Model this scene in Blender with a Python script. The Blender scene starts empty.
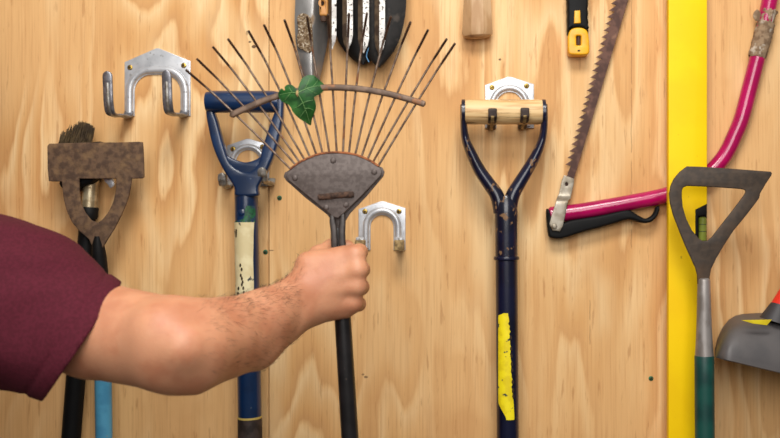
import bpy, bmesh, math, random
import numpy as np
from mathutils import Vector, Matrix, noise as mnoise
random.seed(7); np.random.seed(7)
SC = bpy.context.scene
COL = SC.collection
# ------------------------------------------------------------------ camera geometry
D = 1.40                 # camera to wall
HW = 0.605               # half width of the wall seen in the frame
CZ = 1.45                # camera height
PX = 2*HW/780.0
def S(d): return PX*(D-d)/D
PCX = 465                # the lens looks straight at this column of the photo
CX = (PCX-390)*PX
def P(px, py, d=0.0):
    s = S(d)
    return Vector((CX+(px-PCX)*s, -d, CZ-(py-219)*s))
def pxof(v):
    s = S(-v[1]); return (v[0]-CX)/s+PCX, (CZ-v[2])/s+219
def lin(c):
    c = c/255.0
    return c/12.92 if c <= 0.04045 else ((c+0.055)/1.055)**2.4
def C(r, g, b): return (lin(r), lin(g), lin(b), 1.0)
# ------------------------------------------------------------------ materials
def mat(name, c1, c2=None, scale=30, stretch=(1,1,1), lo=0.4, hi=0.6, rough=0.5, metal=0.0, bump=0.0, bscale=None,
        c3=None, s3=80, lo3=0.6, hi3=0.66, st3=(1,1,1), sss=0.0, coat=0.0, detail=5, rough3=None, metal3=None, spec=None, bdist=0.002):
    m = bpy.data.materials.new(name); m.use_nodes = True
    nt = m.node_tree; N = nt.nodes; L = nt.links
    b = N['Principled BSDF']
    tc = N.new('ShaderNodeTexCoord')
    def ntex(sc, st):
        mp = N.new('ShaderNodeMapping'); mp.inputs['Scale'].default_value = st
        L.new(tc.outputs['Object'], mp.inputs['Vector'])
        t = N.new('ShaderNodeTexNoise'); t.inputs['Scale'].default_value = sc; t.inputs['Detail'].default_value = detail
        L.new(mp.outputs[0], t.inputs['Vector']); return t
    def step(t, a, c):
        r = N.new('ShaderNodeMapRange'); r.inputs[1].default_value = a; r.inputs[2].default_value = c; r.interpolation_type = 'SMOOTHSTEP'
        L.new(t.outputs['Fac'], r.inputs[0]); return r
    b.inputs['Base Color'].default_value = c1
    b.inputs['Roughness'].default_value = rough
    b.inputs['Metallic'].default_value = metal
    if spec is not None: b.inputs['Specular IOR Level'].default_value = spec
    if coat: b.inputs['Coat Weight'].default_value = coat; b.inputs['Coat Roughness'].default_value = 0.12
    if sss:
        b.inputs['Subsurface Weight'].default_value = sss
        b.inputs['Subsurface Radius'].default_value = (1.0, 0.35, 0.2)
        b.inputs['Subsurface Scale'].default_value = 0.006
    out = None
    t = ntex(scale, stretch)
    if c2 is not None:
        mx = N.new('ShaderNodeMix'); mx.data_type = 'RGBA'
        mx.inputs[6].default_value = c1; mx.inputs[7].default_value = c2
        L.new(step(t, lo, hi).outputs[0], mx.inputs[0]); out = mx.outputs[2]
    if c3 is not None:
        t3 = ntex(s3, st3); mk = step(t3, lo3, hi3)
        mx = N.new('ShaderNodeMix'); mx.data_type = 'RGBA'
        if out: L.new(out, mx.inputs[6])
        else: mx.inputs[6].default_value = c1
        mx.inputs[7].default_value = c3
        L.new(mk.outputs[0], mx.inputs[0]); out = mx.outputs[2]
        for val, key, base in ((rough3, 'Roughness', rough), (metal3, 'Metallic', metal)):
            if val is not None:
                mr = N.new('ShaderNodeMapRange'); mr.inputs[3].default_value = base; mr.inputs[4].default_value = val
                L.new(mk.outputs[0], mr.inputs[0]); L.new(mr.outputs[0], b.inputs[key])
    if out: L.new(out, b.inputs['Base Color'])
    if bump:
        tb = ntex(bscale, (1,1,1)) if bscale else t
        bp = N.new('ShaderNodeBump'); bp.inputs['Strength'].default_value = bump; bp.inputs['Distance'].default_value = bdist
        L.new(tb.outputs['Fac'], bp.inputs['Height']); L.new(bp.outputs[0], b.inputs['Normal'])
    return m

def plywood(name, off, contrast, freq, spots=(), cracks=()):
    m = bpy.data.materials.new(name); m.use_nodes = True
    nt = m.node_tree; N = nt.nodes; L = nt.links
    b = N['Principled BSDF']; tc = N.new('ShaderNodeTexCoord')
    def mp(sc, o=(0,0,0)):
        n = N.new('ShaderNodeMapping'); n.inputs['Scale'].default_value = sc; n.inputs['Location'].default_value = o
        L.new(tc.outputs['Object'], n.inputs['Vector']); return n
    def nz(mapping, sc, det=4, dist=0.0, rough=0.55):
        t = N.new('ShaderNodeTexNoise'); t.inputs['Scale'].default_value = sc; t.inputs['Detail'].default_value = det
        t.inputs['Distortion'].default_value = dist; t.inputs['Roughness'].default_value = rough
        L.new(mapping.outputs[0], t.inputs['Vector']); return t
    def math_(op, a, bb=None):
        n = N.new('ShaderNodeMath'); n.operation = op
        for i, v in enumerate((a, bb)):
            if v is None: continue
            if isinstance(v, (int, float)): n.inputs[i].default_value = v
            else: L.new(v, n.inputs[i])
        return n.outputs[0]
    def mix(f, a, c, mode='MIX'):
        n = N.new('ShaderNodeMix'); n.data_type = 'RGBA'; n.blend_type = mode
        for i, v in ((0, f), (6, a), (7, c)):
            if isinstance(v, (int, float, tuple)): n.inputs[i].default_value = v
            else: L.new(v, n.inputs[i])
        return n.outputs[2]
    def smooth(v, a, c):
        n = N.new('ShaderNodeMapRange'); n.interpolation_type = 'SMOOTHSTEP'; n.inputs[1].default_value = a; n.inputs[2].default_value = c
        L.new(v, n.inputs[0]); return n.outputs[0]
    big = nz(mp((1.7,1,0.42), off), 2.6, 3, 0.35)
    fray = nz(mp((26,1,2.6), off), 5.0, 4, 0.0)
    v = math_('ADD', math_('MULTIPLY', big.outputs['Fac'], freq), math_('MULTIPLY', fray.outputs['Fac'], 0.32))
    saw = math_('FRACT', v)
    r = N.new('ShaderNodeValToRGB'); e = r.color_ramp.elements
    e[0].position = 0.0; e[0].color = C(239,199,143)
    e[1].position = 1.0; e[1].color = C(237,195,138)
    for p, c in ((0.12,(243,210,158)), (0.40,(229,184,126)), (0.68,(215,162,101)), (0.90,(200,146,90))):
        x = r.color_ramp.elements.new(p); x.color = C(*c)
    L.new(saw, r.inputs[0])
    zone = smooth(nz(mp((1.1,1,0.8), (off[0]+3,0,off[2]+1)), 2.2, 2).outputs['Fac'], 0.36, 0.62)
    fig = math_('MULTIPLY', zone, contrast)
    col = mix(fig, C(228,181,123), r.outputs[0])
    str_ = nz(mp((30,1,0.9), off), 2.2, 3)
    col = mix(math_('MULTIPLY', smooth(str_.outputs['Fac'], 0.40, 0.72), 0.34), col, C(202,150,94))
    fib = nz(mp((240,1,5.5), off), 1.6, 4)
    col = mix(math_('MULTIPLY', smooth(fib.outputs['Fac'], 0.46, 0.76), 0.50), col, C(187,130,78))
    fl = nz(mp((60,1,7), (off[0]+9,0,2)), 2.4, 3)
    col = mix(math_('MULTIPLY', smooth(fl.outputs['Fac'], 0.60, 0.70), 0.45), col, C(168,112,62))
    blot = nz(mp((1.3,1,1.0), (off[0]+5,0,4)), 4.0, 4)
    col = mix(math_('MULTIPLY', smooth(blot.outputs['Fac'], 0.55, 0.74), 0.42), col, C(192,134,78))
    cream = nz(mp((2.6,1,0.8), (off[0]+1,0,7)), 3.4, 3)
    col = mix(math_('MULTIPLY', smooth(cream.outputs['Fac'], 0.56, 0.72), 0.45), col, C(240,210,160))
    sep = N.new('ShaderNodeSeparateXYZ'); L.new(tc.outputs['Object'], sep.inputs[0])
    edge = nz(mp((1,1,1)), 160, 3).outputs['Fac']
    for px, py, rw, rh, amt in spots:      # knots and nail marks of the sheet
        c = P(px, py, 0)
        dx = math_('DIVIDE', math_('SUBTRACT', sep.outputs[0], c.x), rw*PX); dz = math_('DIVIDE', math_('SUBTRACT', sep.outputs[2], c.z), rh*PX)
        rr = math_('ADD', math_('SQRT', math_('ADD', math_('MULTIPLY', dx, dx), math_('MULTIPLY', dz, dz))), math_('MULTIPLY', math_('SUBTRACT', edge, 0.5), 1.6))
        col = mix(math_('MULTIPLY', smooth(rr, 1.15, 0.7), amt), col, C(70,44,26))
    for px, y0, y1 in cracks:
        c = P(px, y0, 0).x; wob = math_('MULTIPLY', math_('SUBTRACT', nz(mp((0,0,14)), 3, 2).outputs['Fac'], 0.5), 0.004)
        dx = math_('ABSOLUTE', math_('ADD', math_('SUBTRACT', sep.outputs[0], c), wob))
        on = math_('MULTIPLY', smooth(dx, 0.0011, 0.0004), smooth(nz(mp((0,0,9)), 3, 2).outputs['Fac'], 0.40, 0.5))
        col = mix(math_('MULTIPLY', math_('MULTIPLY', on, math_('LESS_THAN', sep.outputs[2], P(px,y0,0).z)), math_('MULTIPLY', math_('GREATER_THAN', sep.outputs[2], P(px,y1,0).z), 0.45)), col, C(112,74,42))
    L.new(col, b.inputs['Base Color'])
    b.inputs['Roughness'].default_value = 0.62; b.inputs['Specular IOR Level'].default_value = 0.3
    bp = N.new('ShaderNodeBump'); bp.inputs['Strength'].default_value = 0.25; bp.inputs['Distance'].default_value = 0.0006
    L.new(fib.outputs['Fac'], bp.inputs['Height']); L.new(bp.outputs[0], b.inputs['Normal'])
    return m

M = dict(
 ply_a = plywood('plywood_figured', (0.6,0,0.2), 1.0, 15.0, ((250,42,1.6,1.3,0.8),(254,46.5,2.6,1.8,0.9),(247,33,1.0,2.4,0.5)), ()),
 ply_b = plywood('plywood_plain', (4.3,0,1.7), 0.75, 12.0, ((500,59.5,1.3,1.0,0.9),(366,377,2.0,1.2,0.7),(363,374.5,1.2,0.9,0.6),(270.5,250.5,3.2,0.6,0.7),(420,58,0.8,0.8,0.6)), ((631.5,-60,260),(590,300,350))),
 concrete = mat('concrete', C(120,116,110), C(95,92,88), 8, rough=0.85, bump=0.3),
 stud = mat('dark_stud', C(70,46,26), C(50,32,18), 20, rough=0.9),
 galv = mat('galvanised_steel', C(206,208,212), C(184,187,192), 60, (1,1,1), 0.35, 0.65, rough=0.34, metal=0.45, bump=0.05, c3=C(150,150,150), s3=140, lo3=0.62, hi3=0.72),
 galv_dull = mat('dull_galvanised_steel', C(178,176,170), C(138,132,122), 90, rough=0.42, metal=0.75),
 galv_prong = mat('dark_galvanised_prong', C(138,138,144), C(110,109,114), 110, rough=0.36, metal=0.7),
 brass = mat('brass_screw', C(190,160,80), C(120,95,40), 300, rough=0.35, metal=0.9),
 brass_dark = mat('screw_recess', C(52,38,18), rough=0.8),
 tan = mat('tan_worn_tip', C(176,148,98), C(120,96,58), 160, rough=0.7),
 blue = mat('blue_paint', C(11,42,80), C(9,34,66), 25, rough=0.30, coat=0.3, c3=C(100,112,122), s3=170, lo3=0.70, hi3=0.74),
 navy = mat('navy_paint', C(15,19,46), C(11,14,34), 30, rough=0.28, coat=0.3, c3=C(120,88,58), s3=130, lo3=0.60, hi3=0.65, st3=(1,1,0.7), rough3=0.8),
 navy_clean = mat('navy_paint_clean', C(13,17,44), C(10,12,32), 25, rough=0.30, coat=0.2, c3=C(88,84,92), s3=190, lo3=0.72, hi3=0.75),
 socket = mat('rusty_socket_shaded_prong', C(66,54,50), C(44,34,30), 60, rough=0.6, metal=0.2, bump=0.2),
 cream_st = mat('cream_sticker', C(226,214,172), C(212,196,150), 40, rough=0.6, c3=C(52,56,60), s3=70, lo3=0.635, hi3=0.655, st3=(1,1,0.6)),
 green_st = mat('green_sticker', C(24,92,54), C(14,58,40), 200, rough=0.55, c3=C(30,58,80), s3=130, lo3=0.54, hi3=0.58),
 yellow_st = mat('yellow_sticker', C(246,226,20), C(228,204,14), 60, rough=0.5, c3=C(60,70,60), s3=120, lo3=0.66, hi3=0.69),
 band = mat('pale_band', C(196,170,90), rough=0.5),
 oak = mat('oak_grip', C(230,196,142), C(204,162,108), 60, (0.25,1,3.2), 0.42, 0.62, rough=0.5, bump=0.15, c3=C(112,76,40), s3=70, st3=(0.18,1,4), lo3=0.60, hi3=0.70),
 rake = mat('rake_grey_metal', C(96,86,82), C(82,72,68), 240, rough=0.52, metal=0.35, bump=0.25, c3=C(112,76,50), s3=24, lo3=0.66, hi3=0.76, bdist=0.0006),
 rakedark = mat('rake_neck', C(62,55,52), C(46,40,38), 120, rough=0.5, metal=0.3),
 tine = mat('rake_tine_steel', C(122,104,90), C(88,68,56), 120, rough=0.45, metal=0.5, c3=C(118,72,42), s3=60, lo3=0.58, hi3=0.68),
 tipdark = mat('rake_tine_tip', C(84,60,48), C(62,44,36), 100, rough=0.5, metal=0.3),
 rustrim = mat('rust_rim', C(156,92,52), C(104,58,34), 160, rough=0.85, bump=0.3),
 bar = mat('rake_bar', C(118,96,80), C(88,70,58), 80, rough=0.55, metal=0.35, bump=0.2, c3=C(132,88,56), s3=40),
 mudstrip = mat('rusty_ridge', C(84,60,46), C(54,38,30), 260, rough=0.9, bump=0.6),
 blackshaft = mat('black_shaft', C(26,23,24), C(18,16,17), 40, rough=0.32, coat=0.2, c3=C(96,80,70), s3=130, lo3=0.70, hi3=0.73),
 leaf = mat('ivy_leaf', C(34,86,34), C(24,64,26), 90, rough=0.5, spec=0.3, bump=0.1, c3=C(66,122,60), s3=45, lo3=0.55, hi3=0.75),
 vein = mat('ivy_vein', C(108,150,88), rough=0.5),
 rust = mat('brown_rust', C(100,76,56), C(74,54,40), 110, rough=0.85, metal=0.0, bump=0.8, c3=C(122,94,64), s3=60, lo3=0.46, hi3=0.76, detail=8),
 rust2 = mat('dark_rust', C(82,60,48), C(52,38,32), 40, rough=0.75, metal=0.2, bump=0.6, c3=C(120,92,72), s3=90, lo3=0.60, hi3=0.70, detail=8),
 bristle = mat('bristles', C(88,70,42), C(58,44,26), 60, rough=0.8),
 blackplastic = mat('black_plastic', C(13,13,14), C(10,10,11), 60, rough=0.6, spec=0.2),
 nickel = mat('pale_ferrule', C(196,182,150), C(160,142,110), 90, rough=0.35, metal=0.6, c3=C(90,74,50), s3=120, lo3=0.64, hi3=0.7),
 lightblue = mat('light_blue_paint', C(84,160,196), C(70,142,180), 30, rough=0.45, c3=C(140,150,150), s3=110, lo3=0.7, hi3=0.74),
 steel = mat('trowel_steel', C(158,156,154), C(132,130,128), 30, (1,1,0.4), rough=0.34, metal=0.75, c3=C(134,108,78), s3=26, lo3=0.57, hi3=0.68, rough3=0.85, metal3=0.1),
 mud = mat('dried_mud', C(140,122,98), C(92,72,52), 300, rough=0.98, spec=0.1, bump=0.4, c3=C(190,178,160), s3=340, lo3=0.56, hi3=0.64),
 palewood = mat('pale_wood', C(220,164,96), C(196,138,74), 40, (1,1,0.2), rough=0.5),
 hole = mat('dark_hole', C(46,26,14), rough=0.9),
 forkwhite = mat('worn_bright_steel', C(216,214,210), C(188,184,180), 60, rough=0.42, metal=0.45, c3=C(60,52,46), s3=260, lo3=0.585, hi3=0.63, rough3=0.9),
 forkbrown = mat('brown_tine_side', C(104,86,66), C(66,50,38), 70, rough=0.7, metal=0.2),
 bladeblack = mat('black_spade_blade', C(14,12,12), C(9,8,8), 30, rough=0.6, metal=0.0, spec=0.3),
 bladegrey = mat('dusty_spade_blade', C(28,25,24), C(16,15,14), 60, rough=0.62, metal=0.1, c3=C(66,58,52), s3=60, lo3=0.54, hi3=0.76, spec=0.3, bump=0.2),
 oldwood = mat('weathered_handle_wood', C(206,172,132), C(176,136,94), 50, (1,1,0.22), rough=0.6, bump=0.15, c3=C(128,92,60), s3=40, st3=(1,1,0.3), lo3=0.62, hi3=0.74),
 kyellow = mat('knife_yellow', C(244,180,12), C(232,164,8), 60, rough=0.38),
 kslot = mat('brown_slot', C(92,44,18), rough=0.7),
 sawrust = mat('saw_blade_rust', C(104,72,60), C(76,50,42), 90, rough=0.65, metal=0.3, bump=0.2, c3=C(134,98,78), s3=50, lo3=0.6, hi3=0.72),
 toothsteel = mat('saw_tooth_edge', C(84,60,50), rough=0.6, metal=0.3),
 clampsteel = mat('clamp_plate_steel', C(164,156,142), C(140,130,114), 70, rough=0.42, metal=0.6, c3=C(104,84,62), s3=70, lo3=0.62, hi3=0.72),
 magenta = mat('magenta_paint', C(180,4,88), C(164,4,78), 30, rough=0.20, coat=0.5),
 paper = mat('peeling_paper', C(150,126,100), C(116,92,70), 120, rough=0.92, bump=0.8, c3=C(184,172,156), s3=80, lo3=0.58, hi3=0.68),
 levelyellow = mat('level_yellow', C(255,212,0), C(250,204,0), 12, rough=0.55, spec=0.25, c3=C(206,160,20), s3=120, lo3=0.72, hi3=0.76),
 vial = mat('vial_green', C(128,138,58), C(110,122,44), 40, rough=0.15),
 vialline = mat('vial_line', C(40,50,20), rough=0.5),
 hoe = mat('hoe_grey_iron', C(72,59,48), C(60,50,42), 90, rough=0.6, metal=0.15, bump=0.3, c3=C(88,62,38), s3=14, lo3=0.50, hi3=0.76),
 zinc = mat('zinc_ferrule', C(164,158,154), C(136,128,122), 60, (1,1,0.4), rough=0.48, metal=0.55, c3=C(128,98,76), s3=36, lo3=0.64, hi3=0.74),
 greenshaft = mat('dark_green_shaft', C(18,74,66), C(14,58,54), 25, rough=0.45),
 guard = mat('grey_plastic_guard', C(86,82,82), C(76,73,74), 20, rough=0.5, bump=0.05, bscale=300),
 guarddark = mat('dark_plastic', C(52,49,52), rough=0.55),
 red = mat('red_plastic', C(226,50,34), C(208,40,28), 30, rough=0.4),
 labelyellow = mat('yellow_label', C(222,200,30), C(206,182,22), 50, rough=0.5),
 skin = mat('skin', C(200,142,108), C(184,122,90), 28, lo=0.38, hi=0.68, rough=0.50, sss=0.10, bump=0.3, bscale=420, c3=C(190,112,86), s3=22, lo3=0.60, hi3=0.80, bdist=0.0008),
 skinhair = mat('arm_hair', C(58,38,28), rough=0.6),
 maroon = mat('maroon_cotton', C(84,26,40), C(74,22,34), 380, rough=0.88, bump=0.35, bscale=900, bdist=0.0005, spec=0.2),
 denim = mat('blue_denim', C(48,58,84), C(36,44,68), 60, rough=0.9),
 hair = mat('brown_hair', C(52,36,26), C(34,24,18), 90, rough=0.7),
 shoe = mat('dark_shoe', C(40,36,34), rough=0.7),
 eye = mat('eye_white', C(220,214,206), rough=0.3),
 greenscrew = mat('green_screw', C(40,110,72), C(24,72,48), 300, rough=0.5, metal=0.3),
 knot = mat('wood_knot', C(92,60,34), C(52,32,18), 200, rough=0.8),
)
# ------------------------------------------------------------------ object helpers
ORIGIN = {}
def thing(name, label, cat, loc, group=None):
    o = bpy.data.objects.new(name, None); COL.objects.link(o); o.empty_display_size = 0.05
    o.location = loc; o['label'] = label; o['category'] = cat
    if group: o['group'] = group
    ORIGIN[o.name] = Vector(loc); return o
def obj(name, me, m, parent=None, loc=None, smooth=True, label=None, sharp=40):
    """me: mesh data with world coordinates; m: material or list"""
    o = bpy.data.objects.new(name, me); COL.objects.link(o)
    me.name = name
    if parent is not None:
        org = ORIGIN[parent.name]; o.parent = parent; ORIGIN[o.name] = org
    else:
        org = Vector(loc) if loc is not None else Vector((0,0,0)); o.location = org; ORIGIN[o.name] = org
    me.transform(Matrix.Translation(-org))
    ms = m if isinstance(m, (list, tuple)) else [m]
    for x in ms: me.materials.append(x)
    me.polygons.foreach_set('use_smooth', [smooth]*len(me.polygons))
    if smooth and sharp: me.set_sharp_from_angle(angle=math.radians(sharp))
    me.update()
    if label: o['label'] = label
    return o
def tag(o, label, cat, group=None):
    o['label'] = label; o['category'] = cat
    if group: o['group'] = group
    return o
def struct(o): o['kind'] = 'structure'; return o
def me_from(verts, faces):
    me = bpy.data.meshes.new('m'); me.from_pydata([tuple(v) for v in verts], [], faces); 
    bm = bmesh.new(); bm.from_mesh(me); bmesh.ops.recalc_face_normals(bm, faces=bm.faces); bm.to_mesh(me); bm.free()
    return me
def bm_me(bm):
    bmesh.ops.recalc_face_normals(bm, faces=bm.faces)
    me = bpy.data.meshes.new('m'); bm.to_mesh(me); bm.free(); return me
def join(*mes):
    bm = bmesh.new()
    for me in mes: bm.from_mesh(me); bpy.data.meshes.remove(me)
    me = bpy.data.meshes.new('m'); bm.to_mesh(me); bm.free(); return me
def catmull(pts, n=6):
    pts = [tuple(map(float, p)) for p in pts]
    if len(pts) < 3:
        a, b = np.array(pts[0]), np.array(pts[1]); return [a+(b-a)*t for t in np.linspace(0,1,n+1)]
    A = np.array(pts); out = []
    for i in range(len(A)-1):
        p0 = A[i-1] if i else 2*A[0]-A[1]; p1 = A[i]; p2 = A[i+1]; p3 = A[i+2] if i+2 < len(A) else 2*A[-1]-A[-2]
        for k in range(n):
            t = k/n; out.append(0.5*(2*p1+(p2-p0)*t+(2*p0-5*p1+4*p2-p3)*t*t+(3*p1-p0-3*p2+p3)*t**3))
    out.append(A[-1]); return out
def closed_smooth(pts, n=4):
    A = np.array(pts, float); L = len(A); out = []
    for i in range(L):
        p0, p1, p2, p3 = A[i-1], A[i], A[(i+1)%L], A[(i+2)%L]
        for k in range(n):
            t = k/n; out.append(tuple(0.5*(2*p1+(p2-p0)*t+(2*p0-5*p1+4*p2-p3)*t*t+(3*p1-p0-3*p2+p3)*t**3)))
    return out
def sweep(path, wa, wb=None, side=(1,0,0), seg=16, exp=2.0, cap=True, jitter=0):
    """sweep a (super)elliptic section along world points. wa half width along side, wb along the normal; numbers or lists"""
    pts = [Vector(p) for p in path]; n = len(pts)
    wa = list(np.interp(np.linspace(0,1,n), np.linspace(0,1,len(wa)), wa)) if hasattr(wa,'__len__') else [wa]*n
    if wb is None: wb = wa
    wb = list(np.interp(np.linspace(0,1,n), np.linspace(0,1,len(wb)), wb)) if hasattr(wb,'__len__') else [wb]*n
    V = []; F = []; side = Vector(side)
    for i, p in enumerate(pts):
        t = (pts[min(i+1,n-1)]-pts[max(i-1,0)]).normalized()
        s = side - t*side.dot(t)
        if s.length < 1e-4: s = Vector((0,0,1)) - t*t.z
        s.normalize(); nn = t.cross(s)
        for k in range(seg):
            a = 2*math.pi*(k+0.5)/seg; c, sn = math.cos(a), math.sin(a)
            ca = math.copysign(abs(c)**(2/exp), c); sa = math.copysign(abs(sn)**(2/exp), sn)
            r = 1+jitter*(random.random()-0.5)
            V.append(p + s*(wa[i]*ca*r) + nn*(wb[i]*sa*r))
    for i in range(n-1):
        for k in range(seg):
            F.append((i*seg+k, i*seg+(k+1)%seg, (i+1)*seg+(k+1)%seg, (i+1)*seg+k))
    if cap:
        F.append(tuple(range(seg-1,-1,-1))); F.append(tuple((n-1)*seg+k for k in range(seg)))
    return me_from(V, F)
def plate(outline, d, thick, bevel=0.001, holes=(), res=2):
    """outline in photo pixels at depth d (its front face), extruded back towards the wall by thick"""
    cu = bpy.data.curves.new('c', 'CURVE'); cu.dimensions = '2D'; cu.fill_mode = 'BOTH'
    bevel = min(bevel, thick*0.49)
    cu.extrude = thick/2-bevel; cu.bevel_depth = bevel; cu.bevel_resolution = res; cu.offset = -bevel
    for poly in [outline]+list(holes):
        sp = cu.splines.new('POLY'); sp.points.add(len(poly)-1); sp.use_cyclic_u = True
        for q, (x, y) in zip(sp.points, poly):
            w = P(x, y, d); q.co = (w.x, w.z, 0, 1)
    o = bpy.data.objects.new('c', cu); COL.objects.link(o)
    bpy.context.view_layer.update()
    me = bpy.data.meshes.new_from_object(o.evaluated_get(bpy.context.evaluated_depsgraph_get()))
    bpy.data.objects.remove(o); bpy.data.curves.remove(cu); me.materials.clear()
    R = Matrix(((1,0,0,0),(0,0,-1,-d+thick/2),(0,1,0,0),(0,0,0,1)))
    me.transform(R)
    bm = bmesh.new(); bm.from_mesh(me); bmesh.ops.remove_doubles(bm, verts=bm.verts, dist=1e-6); bmesh.ops.recalc_face_normals(bm, faces=bm.faces)
    bm.to_mesh(me); bm.free(); return me
def warp(me, f):
    for v in me.vertices: v.co = f(v.co.copy())
    me.update(); return me
def bars(path_px, w, d, **k): return sweep([P(*p) if len(p) == 3 else P(p[0],p[1],d) for p in path_px], w, **k)
def dome(c, r, h, normal=(0,-1,0), seg=14):
    nn = Vector(normal).normalized(); a = nn.orthogonal().normalized(); b = nn.cross(a); V = []; F = []
    rings = [(1.0,0),(0.95,0.5),(0.75,0.85),(0.4,1.0)]
    for rr, hh in rings:
        for k in range(seg):
            t = 2*math.pi*k/seg; V.append(Vector(c)+a*(r*rr*math.cos(t))+b*(r*rr*math.sin(t))+nn*(h*hh))
    for i in range(len(rings)-1):
        for k in range(seg): F.append((i*seg+k, i*seg+(k+1)%seg, (i+1)*seg+(k+1)%seg, (i+1)*seg+k))
    F.append(tuple((len(rings)-1)*seg+k for k in range(seg))); F.append(tuple(range(seg)))
    return me_from(V, F)
def box(x0,x1,y0,y1,z0,z1, bev=0):
    bm = bmesh.new(); bmesh.ops.create_cube(bm, size=1)
    for v in bm.verts: v.co = Vector(((x0+x1)/2+v.co.x*(x1-x0), (y0+y1)/2+v.co.y*(y1-y0), (z0+z1)/2+v.co.z*(z1-z0)))
    if bev: bmesh.ops.bevel(bm, geom=bm.edges[:], offset=bev, segments=2, affect='EDGES', profile=0.6)
    return bm_me(bm)
def wrap_patch(rows, axis, R, d, n=12, lift=0.0004, thick=0.0005):
    """rows (py, xl, xr): a sticker bent round a shaft whose axis is at px axis(py), depth d"""
    s = S(d+R); V = []; F = []
    for layer in (0, 1):
        for py, xl, xr in rows:
            cx = axis(py)
            for k in range(n+1):
                x = xl+(xr-xl)*k/n; u = max(-0.98, min(0.98, (x-cx)*s/R)); a = math.asin(u)
                rr = R+lift+thick*layer; c = P(cx, py, d)
                V.append((c.x+rr*math.sin(a), -(d+rr*math.cos(a)), c.z))
    m = len(rows); K = n+1
    for i in range(m-1):
        for k in range(n):
            F.append((m*K+i*K+k, m*K+i*K+k+1, m*K+(i+1)*K+k+1, m*K+(i+1)*K+k))
            F.append((i*K+k, (i+1)*K+k, (i+1)*K+k+1, i*K+k+1))
    for i in range(m-1):
        for k in (0, n): F.append((i*K+k, (i+1)*K+k, m*K+(i+1)*K+k, m*K+i*K+k))
    for k in range(n):
        for i in (0, m-1): F.append((i*K+k, i*K+k+1, m*K+i*K+k+1, m*K+i*K+k))
    return me_from(V, F)
def sheet(rows, fd, n=14, thick=0.002):
    """rows (py, xl, xr); depth fd(u, py) with u in -1..1: a dished sheet-metal blade"""
    V = []; F = []; m = len(rows); K = n+1
    for layer in (0, 1):
        for py, xl, xr in rows:
            for k in range(K):
                u = -1+2*k/n; d = fd(u, py)-layer*thick; V.append(P(xl+(xr-xl)*k/n, py, d))
    for i in range(m-1):
        for k in range(n):
            F.append((i*K+k, i*K+k+1, (i+1)*K+k+1, (i+1)*K+k)); q = m*K
            F.append((q+i*K+k, q+(i+1)*K+k, q+(i+1)*K+k+1, q+i*K+k+1))
        for k in (0, n): F.append((i*K+k, (i+1)*K+k, m*K+(i+1)*K+k, m*K+i*K+k))
    for k in range(n):
        for i in (0, m-1): F.append((i*K+k, i*K+k+1, m*K+i*K+k+1, m*K+i*K+k))
    return me_from(V, F)
# ------------------------------------------------------------------ signed distance modelling
def rc(X, a, b, ra, rb):
    a = np.array(a); b = np.array(b); ab = b-a; L2 = (ab*ab).sum()
    t = np.clip(((X-a)@ab)/L2, 0, 1)
    return np.linalg.norm(X-a-t[...,None]*ab, axis=-1)-(ra+(rb-ra)*t)
def ell(X, c, r, ax=None):
    q = X-np.array(c)
    if ax is not None: q = q@np.array(ax).T
    r = np.array(r); k0 = np.linalg.norm(q/r, axis=-1); k1 = np.linalg.norm(q/(r*r), axis=-1)
    return k0*(k0-1)/np.maximum(k1, 1e-9)
def smin(a, b, k):
    h = np.maximum(k-np.abs(a-b), 0)/k
    return np.minimum(a, b)-h*h*k*0.25
def smax(a, b, k): return -smin(-a, -b, k)
def nets(f, lo, hi, h):
    lo = np.array(lo, float); n = np.ceil((np.array(hi)-lo)/h).astype(int)+1
    ax = [lo[i]+h*np.arange(n[i]) for i in range(3)]
    G = np.empty(tuple(n), np.float64)
    Y, Z = np.meshgrid(ax[1], ax[2], indexing='ij')
    step = max(1, int(200000/(n[1]*n[2])))
    for i0 in range(0, n[0], step):
        xs = ax[0][i0:i0+step]
        X = np.empty((len(xs), n[1], n[2], 3)); X[...,0] = xs[:,None,None]; X[...,1] = Y; X[...,2] = Z
        G[i0:i0+len(xs)] = f(X)
    ins = G < 0; c = [x-1 for x in n]
    cnt = np.zeros(c, int); acc = np.zeros(c+[3]); num = np.zeros(c)
    sl = lambda o: tuple(slice(o[i], o[i]+c[i]) for i in range(3))
    for o in np.ndindex(2,2,2): cnt += ins[sl(o)]
    act = (cnt > 0) & (cnt < 8)
    idx = np.argwhere(act)
    for o in np.ndindex(2,2,2):
        for a in range(3):
            if o[a]: continue
            o2 = list(o); o2[a] = 1
            A = G[sl(o)]; B = G[sl(o2)]; cr = (A < 0) != (B < 0)
            t = np.where(cr, A/np.where(cr, A-B, 1), 0)
            for k in range(3):
                acc[...,k] += np.where(cr, (t if k == a else o[k]), 0)
            num += cr
    pos = acc[act]/num[act][:,None]+idx
    V = lo+pos*h
    idm = -np.ones(c, int); idm[act] = np.arange(len(idx))
    F = []
    for a in range(3):
        b, d = (a+1)%3, (a+2)%3
        s0 = [slice(None)]*3; s1 = [slice(None)]*3; s0[a] = slice(0,-1); s1[a] = slice(1,None)
        A = ins[tuple(s0)]; B = ins[tuple(s1)]
        e = np.argwhere(A != B); e = e[(e[:,b] > 0) & (e[:,d] > 0) & (e[:,b] < c[b]) & (e[:,d] < c[d])]
        q = []
        for db, dd in ((-1,-1),(0,-1),(0,0),(-1,0)):
            t = e.copy(); t[:,b] += db; t[:,d] += dd; q.append(idm[t[:,0],t[:,1],t[:,2]])
        q = np.stack(q, 1); fl = A[e[:,0],e[:,1],e[:,2]]
        q[~fl] = q[~fl][:,::-1]
        F.append(q[(q >= 0).all(1)])
    F = np.concatenate(F)
    me = bpy.data.meshes.new('n'); me.from_pydata(V.tolist(), [], F.tolist()); return me

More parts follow.
